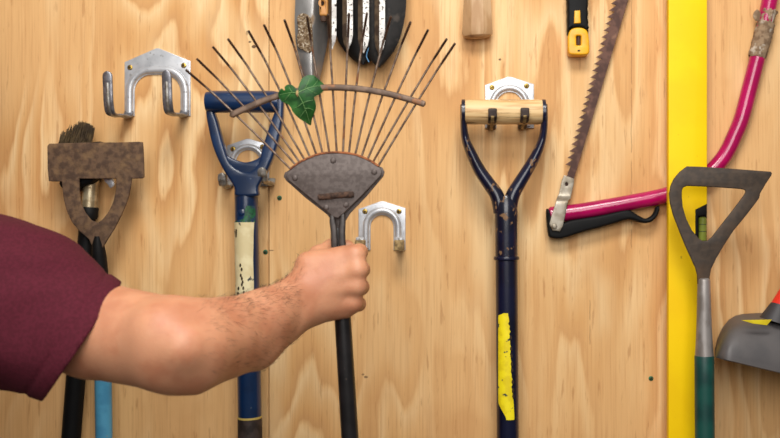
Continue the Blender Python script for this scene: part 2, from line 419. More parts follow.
# ================================================================== SETTING
sx = P(269, 0, 0).x
struct(obj('wall_back', box(-1.7, sx-0.0006, 0, 0.014, 0, 2.44), M['ply_a'], smooth=False))
struct(obj('wall_back', box(sx+0.0006, 1.7, 0, 0.014, 0, 2.44), M['ply_b'], smooth=False))
struct(obj('trim_1', box(sx-0.04, sx+0.04, 0.0142, 0.09, 0, 2.44), M['stud'], smooth=False))
struct(obj('floor', box(-1.7, 1.7, -3.6, 0.09, -0.05, 0), M['concrete'], smooth=False))

# ================================================================== HOOKS
def screw(parent, px, py, d, r=0.0042):
    c = P(px, py, d)
    s = obj('screw', dome(c, r, 0.0013), M['brass'], parent)
    z = Vector((0,-0.0013,0)); a = r*0.5
    rec = join(box(c.x-a, c.x+a, c.y-0.0016, c.y-0.0010, c.z-a*0.3, c.z+a*0.3), box(c.x-a*0.3, c.x+a*0.3, c.y-0.00165, c.y-0.0010, c.z-a, c.z+a))
    obj('recess', rec, M['brass_dark'], s, smooth=False)
def arch(cx, cy, r, ylow, n=14, flat=0):
    pts = [(cx-r-flat, ylow)]
    for k in range(n+1):
        a = math.pi*(1-k/n); x = cx+r*math.cos(a)+(flat if k > n/2 else -flat if k < n/2 else 0); pts.append((x, cy-r*math.sin(a)))
    pts.append((cx+r+flat, ylow)); return pts
def hook(label, cx, top, hw, drop, ylow, r_in, cy, flat, prongs, screws, tipcol=None, pw=4.5, ribw=3.6, rdx=4.6, ribm='galv_dull', prongm='galv_prong', group='tool hooks screwed to the plywood'):
    t = thing('tool_hook', label, 'hook', P(cx, (top+ylow)/2, 0), group)
    th = 0.0025; d0 = th
    inner = arch(cx, cy, r_in, ylow, flat=flat)
    out = [(cx-hw, ylow), (cx-hw, top+drop), (cx-1.5, top+0.2), (cx+1.5, top+0.2), (cx+hw, top+drop-1), (cx+hw, ylow)]
    poly = out+inner[::-1]
    obj('back_plate', plate(poly, d0, th, 0.0007), M['galv'], t)
    rib = [P(x, y, d0+0.001) for x, y in arch(cx, cy, r_in+rdx, ylow-2, flat=flat)]
    obj('raised_rib', sweep(rib, 0.0045, ribw*PX, side=(0,1,0), seg=14), M['galv'], t)
    for pr in prongs:
        path = catmull([P(*q) for q in pr], 7)
        n = len(path); w = [pw*PX]*n
        e = Vector(path[-1]); dv = (e-Vector(path[-2])).normalized()
        ext = [math.radians(a) for a in (25,45,65,80)]
        w = w+[pw*PX*math.cos(a) for a in ext]; full = list(path)+[e+dv*(pw*PX*math.sin(a)) for a in ext]
        g = obj('prong', sweep(full, w, 0.0022, seg=14, exp=3.2), M[prongm], t)
        mid = path[3:-3]
        if len(mid) > 4:
            # pressed rib along the prong's outer face
            off = []
            for i, p in enumerate(mid):
                tt = Vector(mid[min(i+1,len(mid)-1)])-Vector(mid[max(i-1,0)]); nn = Vector((1,0,0)).cross(tt.normalized()); off.append(Vector(p)+nn*0.0016)
            obj('pressed_rib', sweep(off, 1.7*PX, 0.0018, seg=10), M[ribm], g)
        if tipcol:
            e = Vector(path[-1]); obj('tip', box(e.x-0.0075, e.x+0.0075, e.y-0.004, e.y+0.012, e.z-0.0085, e.z+0.0075, 0.002), M[tipcol], g, label='worn tan tip')
    for q in screws: screw(t, q[0], q[1], d0)
    return t
def prong_pts(x, y, length, up, lean=0.0, droop=0.0):
    """a prong in real coordinates: from the plate at wall px (x, y), out by length, up by 'up' metres"""
    a = P(x, y, 0); q = []
    for f, h in ((0.004,0.006),(0.012,-0.002),(0.45*length,-droop*0.5),(0.78*length,-droop),(0.93*length,-droop+0.003),(length,-droop+0.016),(length+lean*0.5,up*0.6-droop),(length+lean,up-droop)):
        q.append(Vector((a.x, -f, a.z+h)))
    return q
def hook_real(label, cx, top, hw, drop, ylow, r_in, cy, flat, prs, screws, **k):
    conv = [[(p.x, -p.y, p.z) for p in pr] for pr in prs]
    pp = []
    for pr in prs:
        row = []
        for p in pr:
            x, y = pxof(p); row.append((x, y, -p.y))
        pp.append(row)
    return hook(label, cx, top, hw, drop, ylow, r_in, cy, flat, pp, screws, **k)
hook_real('large empty double hook of bright steel, screwed up above the rusty hoe head', 157.5, 48, 33, 14, 116, 17, 91.5, 6,
     [prong_pts(130, 116, 0.084, 0.054, 0.004, 0.006), prong_pts(185.5, 115, 0.084, 0.054, 0.004, 0.006)], [(130,67.5),(183.7,65.5)], pw=4.6, rdx=5)
hook_real('steel hook holding up the blue spade, seen through its handle opening', 248, 138.5, 21, 7, 186, 12, 162, 0,
     [prong_pts(229, 186, 0.038, 0.012, 0.002, 0.0), prong_pts(272, 183, 0.066, 0.014, 0.003, 0.0)], [(233,149),(262.5,147)], pw=4.2, ribw=2.6, rdx=3.6, prongm='galv_dull')
hook_real('small empty arched hook beside the hand, with worn tan tips', 382, 201, 23.5, 8, 250, 11.5, 226.5, 0,
     [prong_pts(363, 248, 0.040, 0.006, 0.0, 0.0), prong_pts(401, 248, 0.040, 0.006, 0.0, 0.0)], [(365,211.5),(399,211.5)], tipcol='tan', pw=4.0, ribw=3.2, rdx=4.6, prongm='galv')
hook_real('steel hook above the wooden grip of the navy spade', 509.5, 76.5, 24.5, 8.5, 128, 13, 105, 0,
     [prong_pts(491, 128, 0.080, 0.009, 0.002, -0.003), prong_pts(521.5, 127.5, 0.080, 0.009, 0.002, -0.003)], [(492,87.5),(526.6,86)], pw=4.2, ribw=3.0, rdx=4.4, prongm='socket', ribm='tan')  # shade put into the prongs' dark colour, tan rib for the lit, worn front

# ================================================================== WALL SCREWS AND KNOTS
for px, py, lb in ((279.5,198,'tiny green screw head in the plywood, level with the rake plate'),
                   (265.5,252,'green screw head beside the panel seam, right of the cream sticker'),
                   (651,378.5,'lone green screw head low on the wall, left of the yellow level')):
    c = P(px, py, 0.0003)
    s = obj('wall_screw', dome(c, 0.0038, 0.0012), M['greenscrew'], loc=c); tag(s, lb, 'screw', 'green wall screws')
    obj('recess', join(box(c.x-0.002,c.x+0.002,c.y-0.0015,c.y-0.0009,c.z-0.0006,c.z+0.0006), box(c.x-0.0006,c.x+0.0006,c.y-0.00155,c.y-0.0009,c.z-0.002,c.z+0.002)), M['brass_dark'], s, smooth=False)

# ================================================================== BLUE SPADE
def axis_fn(x0,y0,x1,y1): return lambda py: x0+(x1-x0)*(py-y0)/(y1-y0)
ORG = P(248, 330, 0.05)
t = thing('spade', 'blue metal spade with a D handle, torn cream sticker on its shaft', 'spade', ORG, 'spades hanging handle up')
d = 0.064
yo = [(205,96),(206.5,110),(208,122),(213.5,146),(222.5,167),(233.5,187),(235.5,196),(257,196),(258,187),(266.5,169),(275,147),(280.5,122),(281.5,110),(281,96),(273,96),(273,110),(271.3,122),(263,148),(259,163),(251,170.5),(245,172),(239,170),(229,163),(222.5,146),(216,122),(214.6,110),(214.5,96)]
yc = (243.5, 135)
yo = closed_smooth([(x+(1.3 if x > yc[0] else -1.3)*(1 if abs(x-yc[0]) > 28.5 or (y > 150 and abs(x-yc[0]) > 20) else -0.9 if 108 < y < 166 or y < 108 else 0), y) for x, y in yo], 4)
obj('yoke', plate(yo, d+0.004, 0.016, 0.0042, res=4), M['blue'], t)
web = closed_smooth([(216,141),(221,149),(229,156.5),(239,161),(247,162),(257,158.5),(265,151),(270,142),(270,155),(262,167),(251,175),(245,177),(238,175),(227,168),(219,156)], 4)
w = plate(web, d+0.002, 0.008, 0.003, res=3)
obj('web', w, M['blue'], t)
grip = [P(206.8+72.4*k/12, 101.8, d) for k in range(13)]
obj('grip', sweep(grip, [0.0145]+[0.0163]*11+[0.0145], side=(0,1,0), seg=28), M['blue'], t)
ax = axis_fn(246.2,190,249.5,400)
dd = 0.050; Rr = 11.6*S(dd)
obj('shaft', sweep([P(ax(y), y, dd) for y in (184,200,240,300,360,417)], Rr, seg=32), M['blue'], t)
obj('band', sweep([P(ax(y), y, dd) for y in (416,418)], Rr+0.0007, seg=32), M['band'], t, label='thin pale band')
obj('socket', sweep([P(ax(y), y, dd) for y in (418,440,520,600)], [Rr+0.0004,Rr+0.0008,Rr+0.001,Rr+0.002], seg=32), M['socket'], t)
bl = sheet([(596,225,276),(606,206,294),(640,203,297),(720,203,297),(760,207,293),(775,214,286)], lambda u,py: 0.05+0.012*(1-u*u), thick=0.002)
obj('blade', bl, M['socket'], t)
st = obj('sticker', wrap_patch([(222,236,255.8),(224,236,255.6),(236,235.5,255.2),(238,236,255.3),(260,236,255),(280,237.5,255.6),(294,236.6,255.8),(299,237,255)], ax, Rr, dd), M['cream_st'], t, label='torn cream sticker')
for rows in [[(229,238.3,239.6),(232,238,239.8),(237,238.2,239.4)]]+[[(y,x,x+0.9),(y+2.0,x-0.6,x+1.4),(y+3.4,x,x+0.7)] for y, x in ((263,243),(267,244.4),(273,243.5),(276,244.6),(279.5,245.4),(282,244.6),(285.5,246),(290,246.5),(291,240.5),(286,241))]:
    obj('print_mark', wrap_patch(rows, ax, Rr, dd, lift=0.001, n=4), M['brass_dark'], st)
obj('green_patch', wrap_patch([(206,249,256),(210,247.5,256.6),(216,247.6,256.6),(221.4,237,256.4),(222.4,236,256.4)], ax, Rr, dd), M['green_st'], t, label='worn green remains of sticker')
for px, py in ((242,212.5),): obj('rivet', dome(P(px,py,dd+Rr-0.0006), 0.0052, 0.002), M['blue'], t)

# ================================================================== NAVY SPADE
ORG = P(506, 330, 0.05)
t = thing('spade', 'navy spade with an oak grip across its handle and a yellow sticker', 'spade', ORG, 'spades hanging handle up')
d = 0.052
gp = [P(463+81*k/14, 112, d) for k in range(15)]
obj('grip', sweep(gp, [0.0172]+[0.0186]*13+[0.0172], side=(0,1,0), seg=32), M['oak'], t, label='oak grip')
for x0, x1 in ((461.4,465.2),(541.6,545.4)):
    obj('grip_cap', sweep([P(x0,112.3,d),P(x0+0.4,112.3,d),P(x1-0.3,112.3,d),P(x1,112.3,d)], [0.016,0.0192,0.0192,0.0185], side=(0,1,0), seg=28), M['navy_clean'], t)
for path in ([(463,105),(463.5,122),(465.3,138),(471,153),(479.5,170),(489,184),(497,196),(501,212)],
             [(544.7,105),(544.5,122),(542,140),(535.5,156),(527,171),(519,184),(512.5,196),(509,212)]):
    pts = catmull([P(x,y,d) for x,y in path], 6)
    obj('yoke_arm', sweep(pts, [0.0042,0.0050,0.0062,0.0078,0.0090,0.0098,0.0108,0.0115], [0.0135,0.014,0.013,0.012,0.011,0.011,0.012,0.013], seg=18), M['navy'], t)
ax = axis_fn(506,200,507.8,438); Rr = 11.3*S(d)
obj('socket', sweep([P(ax(y),y,d) for y in (196,203,212,230,259)], [0.0125,0.0165,Rr+0.0005,Rr,Rr], seg=32), M['navy'], t)
obj('collar', sweep([P(ax(y),y,d) for y in (256,256.7,258,259.6,260.4)], [Rr,Rr+0.0022,Rr+0.0026,Rr+0.0022,Rr], seg=32), M['navy_clean'], t)
obj('shaft', sweep([P(ax(y),y,d) for y in (260,300,360,438,520,590)], Rr-0.0003, seg=32), M['navy_clean'], t)
obj('blade', sheet([(586,480,532),(596,462,552),(640,460,555),(740,460,555),(790,463,552)], lambda u,py: 0.052+0.01*(1-u*u), thick=0.002), M['socket'], t)
rows = [(312,503.5,507.5),(314.5,498.6,507.7),(317,498.3,508.2)]+[(y, 498.3, 508.3+(y-317)*0.045+0.55*math.sin(y*1.3)+0.4*math.sin(y*2.9)) for y in np.arange(320,400,2.5)]+[(402,498.6,513),(408,501.5,513.2),(414,505,513.6),(417.5,506,513.5)]
st = obj('sticker', wrap_patch(rows, ax, Rr, d, n=16), M['yellow_st'], t, label='torn bright yellow sticker')
for y in (334,345,352,360,366,378,386,392):
    x = 509.4+(y-340)*0.045
    obj('print_mark', wrap_patch([(y,x,x+1.2),(y+2.5,x-0.4,x+2),(y+4,x+0.4,x+1.4)], ax, Rr, d, lift=0.001, n=4), M['brass_dark'], st)

# ================================================================== RAKE
dR = 0.37
t = thing('rake', 'wire tine hand rake held up in the fist, ivy leaf caught on its bar', 'rake', P(340,260,dR))
arc_b = [(290.4,168.8),(295.6,164.7),(299.5,162),(304.5,159.5),(310,157),(316.4,154.5),(322.5,153),(329.3,152.3),(336.7,151.9),(343,152.3),(349,153),(355.3,154.3),(361.6,156.4),(367.7,159),(373,162),(378.5,165.8)]
tips = [(186,70),(197,59),(213,47),(228,39),(248.5,31),(264,25),(284.5,20),(307,16.5),(328,14.5),(349,13.5),(367,13),(391,16.5),(410.6,22),(428,30),(446.7,39),(455,43.5)]
for i, (b, tp) in enumerate(zip(arc_b, tips)):
    B = Vector(b); T = Vector(tp); n = (T-B).normalized(); Ln = (T-B).length
    bend = 30.0
    q = T-n*bend
    side = -1 if i < 8 else 1
    bow = (abs(i-7.5)/7.5)
    pr = Vector((n.y, -n.x))
    # slight inward bow of the straight run so that the hooked tip leans outwards as in the photo
    kx = 2.2 if i < 7 else (-1.2 if i > 9 else 0)
    q2 = q + Vector((kx, 0.0))
    m1 = B+(q2-B)*0.5+Vector((kx*0.5,0))
    start = B - n*9
    pts = [P(start.x,start.y,dR-0.001), P(B.x,B.y,dR), P(m1.x,m1.y,dR), P(q2.x,q2.y,dR+0.001)]
    r = 1.12*S(dR)
    hk = catmull([P(q2.x,q2.y,dR+0.001), P(*(q2+(T-q2)*0.28),dR+0.005), P(*(q2+(T-q2)*0.6),dR+0.014), P(T.x,T.y,dR+0.026)], 4)
    tn = obj('tine', sweep(catmull(pts,5)+hk[1:], [r]*20, seg=10), M['tine'], t)
    ht = obj('hooked_tip', sweep(hk[3:], [r*1.02]+[r*1.15]*6+[r*1.1], seg=10), M['tipdark'], tn)
bp = catmull([P(x,y,dR+0.0035) for x,y in ((230,116),(239,111.5),(249,107),(263,101),(278,96),(300,90.5),(325,87.6),(354,88.4),(381.6,92.4),(405.6,98.4),(419,102.3),(425.5,104.6))], 5)
n = len(bp)
obj('spreader_bar', sweep(bp, [0.0012]+[0.0026]*(n-2)+[0.0012], [0.001]+[0.0036]*(n-2)+[0.001], side=(0,1,0), seg=12, exp=3), M['bar'], t)
top_arc = [(x+(0.3 if x>334 else -0.3), y+1.0) for x, y in arc_b]
back = [(283.5,176.5),(284.8,172.6)]+[(x,y+0.3) for x,y in arc_b]+[(382.5,167.6),(384.6,172),(383.2,176.5),(366,197),(350,213.5),(345.5,221),(343,228),(333,228),(331,220),(327,214.5),(305,197.5),(286,180.5)]
obj('rear_plate', plate(back, dR-0.002, 0.0025, 0.0008), M['rake'], t)
front = [(285.2,176),(287,172.8)]+top_arc[0:]+[(381,168.6),(382,172),(380.5,176),(361,196.5),(343.5,213.5),(338,218),(334,217.6),(312,199.6),(288,180)]
fp = plate(front, dR+0.006, 0.003, 0.001)
obj('front_plate', fp, M['rake'], t)
rim = [P(x,y+0.6,dR+0.0035) for x,y in arc_b]
obj('rusty_rim', sweep(catmull(rim,3), 0.0035, 0.0016, side=(0,1,0), seg=8), M['rustrim'], t, label='rusted edge where the tines enter')
rd = catmull([P(x,y,dR+0.0075) for x,y in ((317.8,197.2),(324,196.6),(333,195.6),(343,194.8),(350,194.6),(354,194.4))], 6)
obj('ridge', sweep(rd, [0.0022]+[0.0027]*20+[0.002], [0.002]+[0.0035]*20+[0.002], side=(0,1,0), seg=12, jitter=0.25), M['mudstrip'], t, label='rusty welded strip')
for px, py in ((295,178),(333.2,160.5),(374.3,172),(326.2,207.4),(346,204.8)):
    obj('rivet', dome(P(px,py,dR+0.0058), 0.0034, 0.0016), M['rake'], t)
ax = axis_fn(338.2,243,350,438)
for sd in (-1, 1):
    pts = catmull([P(337.3+sd*5.6,214,dR+0.003), P(337.6+sd*5.0,222,dR+0.006), P(338+sd*3.9,231,dR+0.008), P(338.3+sd*3.8,241,dR+0.009), P(339+sd*3.8,252,dR+0.009)], 5)
    obj('neck_strap', sweep(pts, [0.0022,0.0035,0.0039,0.0040,0.0040], [0.002,0.0025,0.0028,0.003,0.003], seg=12, exp=3), M['rakedark'], t)
dS = dR
obj('shaft', sweep([P(ax(y),y,dS) for y in (228,240,280,330,380,438,520,640,760)], [0.0068,0.0078,0.0092,0.0095,0.0097,0.0099,0.0100,0.0100,0.0100], seg=28), M['blackshaft'], t)

# ================================================================== IVY LEAF
Lz = 5.475
def lp(x, y): return (265+x/Lz, 60+y/Lz)
lo = [(180,182),(182,150),(200,105),(217,90),(235,82),(257,82),(275,90),(310,120),(322,132),(331,146),(322,168),(296,189),(268,203),(276,228),(279,255),(274,283),(257,320),(252,355),(240,354),(222,342),(195,326),(165,300),(147,275),(143,262),(128,245),(115,236),(90,226),(74,200),(72,188),(78,170),(92,155),(103,166),(112,163),(106,150),(120,136),(135,134),(152,139),(172,158)]
lo = [lp(*q) for q in closed_smooth(lo, 2)]
bm = bmesh.new(); vs = [bm.verts.new((x, y, 0)) for x, y in lo]
f = bm.faces.new(vs); bmesh.ops.triangulate(bm, faces=[f])
for _ in range(3):
    bmesh.ops.subdivide_edges(bm, edges=[e for e in bm.edges if e.calc_length() > 2.4], cuts=1, use_grid_fill=False)
    bmesh.ops.triangulate(bm, faces=bm.faces[:])
lc = Vector(lp(178,180))
def leafd(x, y):
    v = Vector((x,y))-lc; r = v.length
    dz = 0.0155-0.00009*r*r*0.16
    a = math.atan2(v.y, v.x)
    for la in (math.atan2(-45,100), math.atan2(170,62), math.atan2(5,-95)):
        w = abs((a-la+math.pi)%(2*math.pi)-math.pi)
        dz += -0.0012*math.exp(-(w/0.16)**2)*min(1, r/6)+0.0012*math.cos(min(w*2.2, math.pi))*min(1,r/10)*0.6
    return dR+dz
for v in bm.verts: v.co = P(v.co.x, v.co.y, leafd(v.co.x, v.co.y))
me = bm_me(bm)
bm = bmesh.new(); bm.from_mesh(me); g = bmesh.ops.extrude_face_region(bm, geom=bm.faces[:])
for v in g['geom']:
    if isinstance(v, bmesh.types.BMVert): v.co.y += 0.0005
me = bm_me(bm)
lf = obj('ivy_leaf', me, M['leaf'], loc=P(298,98,dR+0.014), sharp=60); tag(lf, 'dark green ivy leaf of three lobes, stuck on the rake tines', 'leaf')
veins = []
for pts, r in (([(178,180),(230,155),(285,143),(318,145)],0.00045),([(178,180),(205,230),(228,290),(245,345)],0.00045),([(178,180),(140,178),(105,185),(82,190)],0.0004),
            ([(215,163),(235,125),(245,100)],0.0003),([(230,155),(262,175),(285,185)],0.0003),([(205,235),(235,225),(262,220)],0.0003),([(216,265),(245,265),(266,275)],0.0003),([(205,235),(180,255),(155,265)],0.0003),([(220,275),(200,300),(188,318)],0.00028),([(150,178),(135,155),(130,143)],0.0003),([(140,180),(120,205),(105,222)],0.0003),([(260,148),(280,125),(290,110)],0.00025)):
    q = catmull([lp(*p) for p in pts], 5)
    veins.append(sweep([P(x,y,leafd(x,y)+0.0004) for x,y in q], [r,r*0.5], seg=6))
obj('veins', join(*veins), M['vein'], lf, label='pale leaf veins')
q = [lp(178,168), lp(176,185), lp(180,200)]
obj('stem', sweep(catmull([P(x,y,leafd(x,y)+0.001) for x,y in q],4), [0.0012,0.0016,0.0008], seg=8), M['tan'], lf)

# ================================================================== RUSTY HOE (LEFT)
t = thing('hoe', 'rusty push hoe with a wide flat head and light blue shaft, at left', 'hoe', P(98,240,0.06), 'hoes hanging head up')
dH = 0.062
hp = [(47,146),(49,143.6),(60,143.2),(80,142.6),(100,142.4),(120,142.2),(138,141.6),(142.4,142),(143,150),(143.6,163),(144,177),(142,178.4),(131.5,178.6),(131,184),(129,194),(126,204),(121,215.4),(114,229),(106.5,241),(101.5,249),(97.7,252),(93,249),(88.5,239),(79,231),(71.5,222),(66.5,211),(63.5,199.5),(62,188),(61.5,181.6),(52,181.4),(48.4,181),(47.2,168)]
hh = [(78.8,178.6),(79,190),(80.5,202.7),(84.5,212),(90.7,220),(97,222.8),(102,219.6),(108,212),(111.6,205),(113.7,199.5),(115.8,188),(116,178.6)]
obj('head', plate(hp, dH, 0.0045, 0.0016, [hh]), M['rust'], t)
obj('socket', sweep([P(97.5,236,dH-0.002),P(98,244,dH-0.004),P(99.2,256,dH-0.008),P(100.5,275,dH-0.011),P(101,296,dH-0.012)], [0.004,0.0085,0.0105,0.0112,0.0115], seg=20), M['blackplastic'], t)
obj('shaft', sweep([P(101,290,dH-0.012),P(102.5,340,dH-0.014),P(103.2,380,dH-0.015),P(104,438,dH-0.016),Vector((P(106,600,0.1).x,-0.10,0.0))], 0.0121, seg=24), M['lightblue'], t, label='light blue painted shaft')

# ================================================================== BRUSH BEHIND IT
t = thing('brush', 'stiff dark bristle brush on a black handle, behind the rusty hoe head', 'brush', P(85,190,0.03))
blk = [(58,184),(60,178),(66,160),(70,148),(98,141),(104,150),(98,166),(92,182),(82,186),(72,191),(63,190)]
obj('head_block', plate(closed_smooth(blk,3), 0.05, 0.034, 0.006), M['blackplastic'], t)
Vb = []; Fb = []
for k in range(520):
    u = random.random(); w = random.random()
    b0 = Vector((57+34*u, 152-7*u, 0)); 
    L0 = 17+11*math.sin(math.pi*min(1,u*0.85+0.12))
    ang = math.radians(62+14*(u-0.5)+random.gauss(0,5)) 
    tipx = b0.x+L0*math.cos(ang)*0.55*(1 if u>0.1 else 0.6); tipy = b0.y-L0*math.sin(ang)*(0.92+0.16*random.random())
    d0 = 0.018+0.03*w
    a = P(b0.x,b0.y,d0); c = P(tipx,tipy,d0+random.gauss(0,0.003)); m_ = (a+c)/2+Vector((random.gauss(0,0.0012),random.gauss(0,0.0012),0))
    i0 = len(Vb)
    for q, r in ((a,0.0005),(m_,0.00045),(c,0.0003)):
        for j in range(3): Vb.append(q+Vector((r*math.cos(2.094*j), r*math.sin(2.094*j), 0)))
    for s in range(2):
        for j in range(3): Fb.append((i0+s*3+j, i0+s*3+(j+1)%3, i0+s*3+3+(j+1)%3, i0+s*3+3+j))
o = obj('bristles', me_from(Vb,Fb), M['bristle'], t); o['kind'] = 'stuff'
bx = lambda y: 91.5-(y-180)*0.079
obj('ferrule', sweep([P(bx(y),y,0.028) for y in (160,178,200,210)], [0.0112,0.0115,0.0118,0.0118], seg=24), M['nickel'], t, label='pale metal ferrule')
obj('collar', sweep([P(bx(y),y,0.028) for y in (207,208,216,219)], [0.0125,0.0136,0.0136,0.0128], seg=24), M['blackplastic'], t)
obj('handle', sweep([P(bx(y),y,0.028) for y in (218,228,231,262,264,330,438)]+[Vector((P(58,620,0.03).x,-0.03,0.0))], [0.0105,0.0110,0.0128,0.0130,0.0138,0.0140,0.0140,0.0140], seg=24), M['blackplastic'], t)
cl = [(103,174),(109,176),(113,180),(114,185),(110,188),(107,184),(104,181)]
obj('clip', plate(closed_smooth(cl,3), 0.046, 0.006, 0.002), M['galv'], t, label='small bright metal clip')

# ================================================================== TROWEL, FORK, BLADES AT THE TOP
t = thing('trowel', 'muddy steel trowel blade pointing down, left of the fork tines', 'trowel', P(312,20,0.03))
rows = [(-50,300,335),(-30,297.5,334),(-10,296,332),(0,295.3,331),(20,294.6,330),(40,295.4,328),(55,298,325),(70,302,322),(82,306,319),(91,310,316.5),(96,312.6,314.5)]
f = []
for a, b in zip(rows[:-1], rows[1:]):
    for k in range(3): f.append(tuple(a[j]+(b[j]-a[j])*k/3 for j in range(3)))
f.append(rows[-1])
def trd(u, py):
    u2 = u-0.0
    return 0.040-0.016*max(0,u2)**1.1*(1 if py < 80 else 0.5)-0.004*max(0,-u2)**2
obj('blade', sheet(f, trd, n=22, thick=0.002), M['steel'], t)
mp_ = [(297,17),(303,13),(309,16),(312,24),(312.5,36),(313,48),(309,53),(303,50),(298,47),(296.5,38),(298,30)]
me = plate(closed_smooth(mp_,3), 0.0425, 0.004, 0.0015)
bm = bmesh.new(); bm.from_mesh(me); bpy.data.meshes.remove(me); bmesh.ops.triangulate(bm, faces=bm.faces[:])
for _ in range(3): bmesh.ops.subdivide_edges(bm, edges=[e for e in bm.edges if e.calc_length() > 0.0022], cuts=1); bmesh.ops.triangulate(bm, faces=bm.faces[:])
for v in bm.verts:
    if v.co.y < -0.039: v.co.y -= 0.0012*mnoise.noise(v.co*480)
obj('mud', bm_me(bm), M['mud'], t, label='dried mud stuck to the blade')
obj('tang', sweep(catmull([P(314,-44,0.038),P(315,-62,0.044),P(315,-80,0.042)],6), 0.005, seg=14), M['steel'], t)
obj('handle', sweep(catmull([P(315,-76,0.042),P(315,-90,0.042),P(315,-120,0.042),P(315,-150,0.042)],6), [0.009,0.013,0.0145,0.013,0.008], seg=20), M['palewood'], t)

t = thing('hand_tool', 'short pale wooden handle end with a drilled hole, between trowel and fork', 'tool', P(323.5,0,0.05))
hw_ = plate([(319,-60),(327.8,-60),(327.8,14),(326.5,15.6),(320.4,15.6),(319,14)], 0.062, 0.014, 0.003, [closed_smooth([(322.2+1.8*math.cos(a),3+2.4*math.sin(a)) for a in np.arange(0,6.28,0.7)],2)])
obj('handle', hw_, M['palewood'], t)
obj('hole_lining', bars([(322.2,3,0.050),(322.2,3,0.058)], 0.0030, 0.05, seg=14, side=(1,0,0)), M['hole'], t)
obj('ferrule', sweep([P(323.5,y,0.055) for y in (13,15,19,21.5)], [0.0048,0.0052,0.0048,0.0036], seg=14), M['rust2'], t)

t = thing('garden_fork', 'small garden fork with four worn bright tines pointing down', 'fork', P(356,0,0.05))
def tine_mesh(xl, xr, ytop, ytip):
    ridge = xl+(xr-xl)*0.45; V = []; F = []
    ys = [ytop, -20, 0, 20, ytip-14, ytip-7, ytip-2.5, ytip]
    for y in ys:
        k = 1 if y < ytip-10 else max(0.12, (ytip-y)/10.0)**0.8
        c = xl+(xr-xl)*0.45; f = lambda x: c+(x-c)*k
        dp = 0.006*k+0.001
        V += [P(f(xl),y,0.052), P(f(ridge),y,0.052+dp), P(f(xr),y,0.053+dp*0.55), P(f(xr),y,0.047), P(f(xl+1.5),y,0.046)]
    n = len(ys)
    for i in range(n-1):
        for k in range(5): F.append((i*5+k, i*5+(k+1)%5, i*5+5+(k+1)%5, i*5+5+k))
    F.append((0,1,2,3,4)); F.append(tuple((n-1)*5+k for k in range(5)))
    me = bpy.data.meshes.new('t'); me.from_pydata(V, [], F)
    bm = bmesh.new(); bm.from_mesh(me); bmesh.ops.recalc_face_normals(bm, faces=bm.faces); bm.to_mesh(me); bm.free()
    return me
for xl, xr, yt in ((328,336.4,49),(342.4,352.8,50),(358,369,53),(374.6,385,55)):
    me = tine_mesh(xl, xr, -40, yt); nf = len(me.polygons)
    o = obj('tine', me, [M['forkwhite'], M['forkbrown']], t, smooth=False)
    for i, p in enumerate(me.polygons):
        if i < nf-2 and i % 5 in (0, 4): p.material_index = 1
obj('crossbar', sweep([P(x,-42,0.049) for x in (326,340,356,372,387)], 0.006, 0.007, side=(0,1,0), seg=14, exp=3), M['forkwhite'], t)
obj('socket', sweep([P(356,-44,0.049),P(356,-60,0.049),P(356,-90,0.049)], [0.008,0.010,0.012], seg=18), M['forkwhite'], t)

def spade_blade(name, label, rows, d0, dish, m, tipx):
    f = []
    R = np.array(rows, float); yy = np.concatenate([np.linspace(R[0,0], R[-3,0], 14)[:-1], np.linspace(R[-3,0], R[-1,0], 10)])
    for y in yy: f.append((y, np.interp(y, R[:,0], R[:,1]), np.interp(y, R[:,0], R[:,2])))
    t = thing(name, label, 'spade', P(tipx, 20, d0), 'dark spade blades behind the fork')
    obj('blade', sheet(f, lambda u, py: d0+dish*(1-u*u), n=18, thick=0.002), m, t)
    obj('socket', sweep([P(tipx-2,-50,d0),P(tipx-2,-70,d0),P(tipx-2,-110,d0)], [0.006,0.011,0.013], seg=18), m, t)
    return t
spade_blade('hand_spade', 'black rounded spade blade, the darker and left one behind the fork tines',
   [(-60,345,372),(-52,336,380),(0,335,388),(20,334,388),(34,335.5,388),(42,338.5,386),(50,343.5,382),(56,348.8,377),(60,353,372.5),(63,357.5,368.5),(64.6,360,366)], 0.018, 0.010, M['bladeblack'], 362)
spade_blade('hand_spade', 'dusty dark grey rounded spade blade, right of the fork tines',
   [(-60,372,402),(-52,356,408),(0,354,406.4),(15,354.5,405.4),(28,356,403),(40,359.5,399.6),(48,363,396),(55,367.2,391.5),(61,371.5,386.5),(65,375,383),(67.6,378,380)], 0.036, 0.006, M['bladegrey'], 380)
o = obj('twine_scrap', sweep(catmull([P(368.5,48,0.045),P(367,53,0.0452),P(366.6,57,0.0448),P(369,62,0.0445)],5), 0.0008, seg=8), mat('blue_twine', C(96,150,196), rough=0.7), loc=P(368,55,0.044))
tag(o, 'scrap of thin blue twine in front of the dusty spade blade', 'twine')

# wooden handle, top middle
t = thing('hand_tool', 'thick weathered wooden handle end hanging down right of the rake', 'tool', P(477,0,0.03))
path = [P(477.3,y,0.0175) for y in (-150,-60,-20,0,15,26,32.4)]+[P(477.5,36,0.0175), P(477.6,38,0.0175)]
obj('handle', sweep(path, [0.0185,0.0195,0.0208,0.0220,0.0236,0.0246,0.0252,0.0225,0.014], [0.013,0.0135,0.014,0.0148,0.0155,0.016,0.016,0.014,0.009], seg=8), M['oldwood'], t, sharp=25)
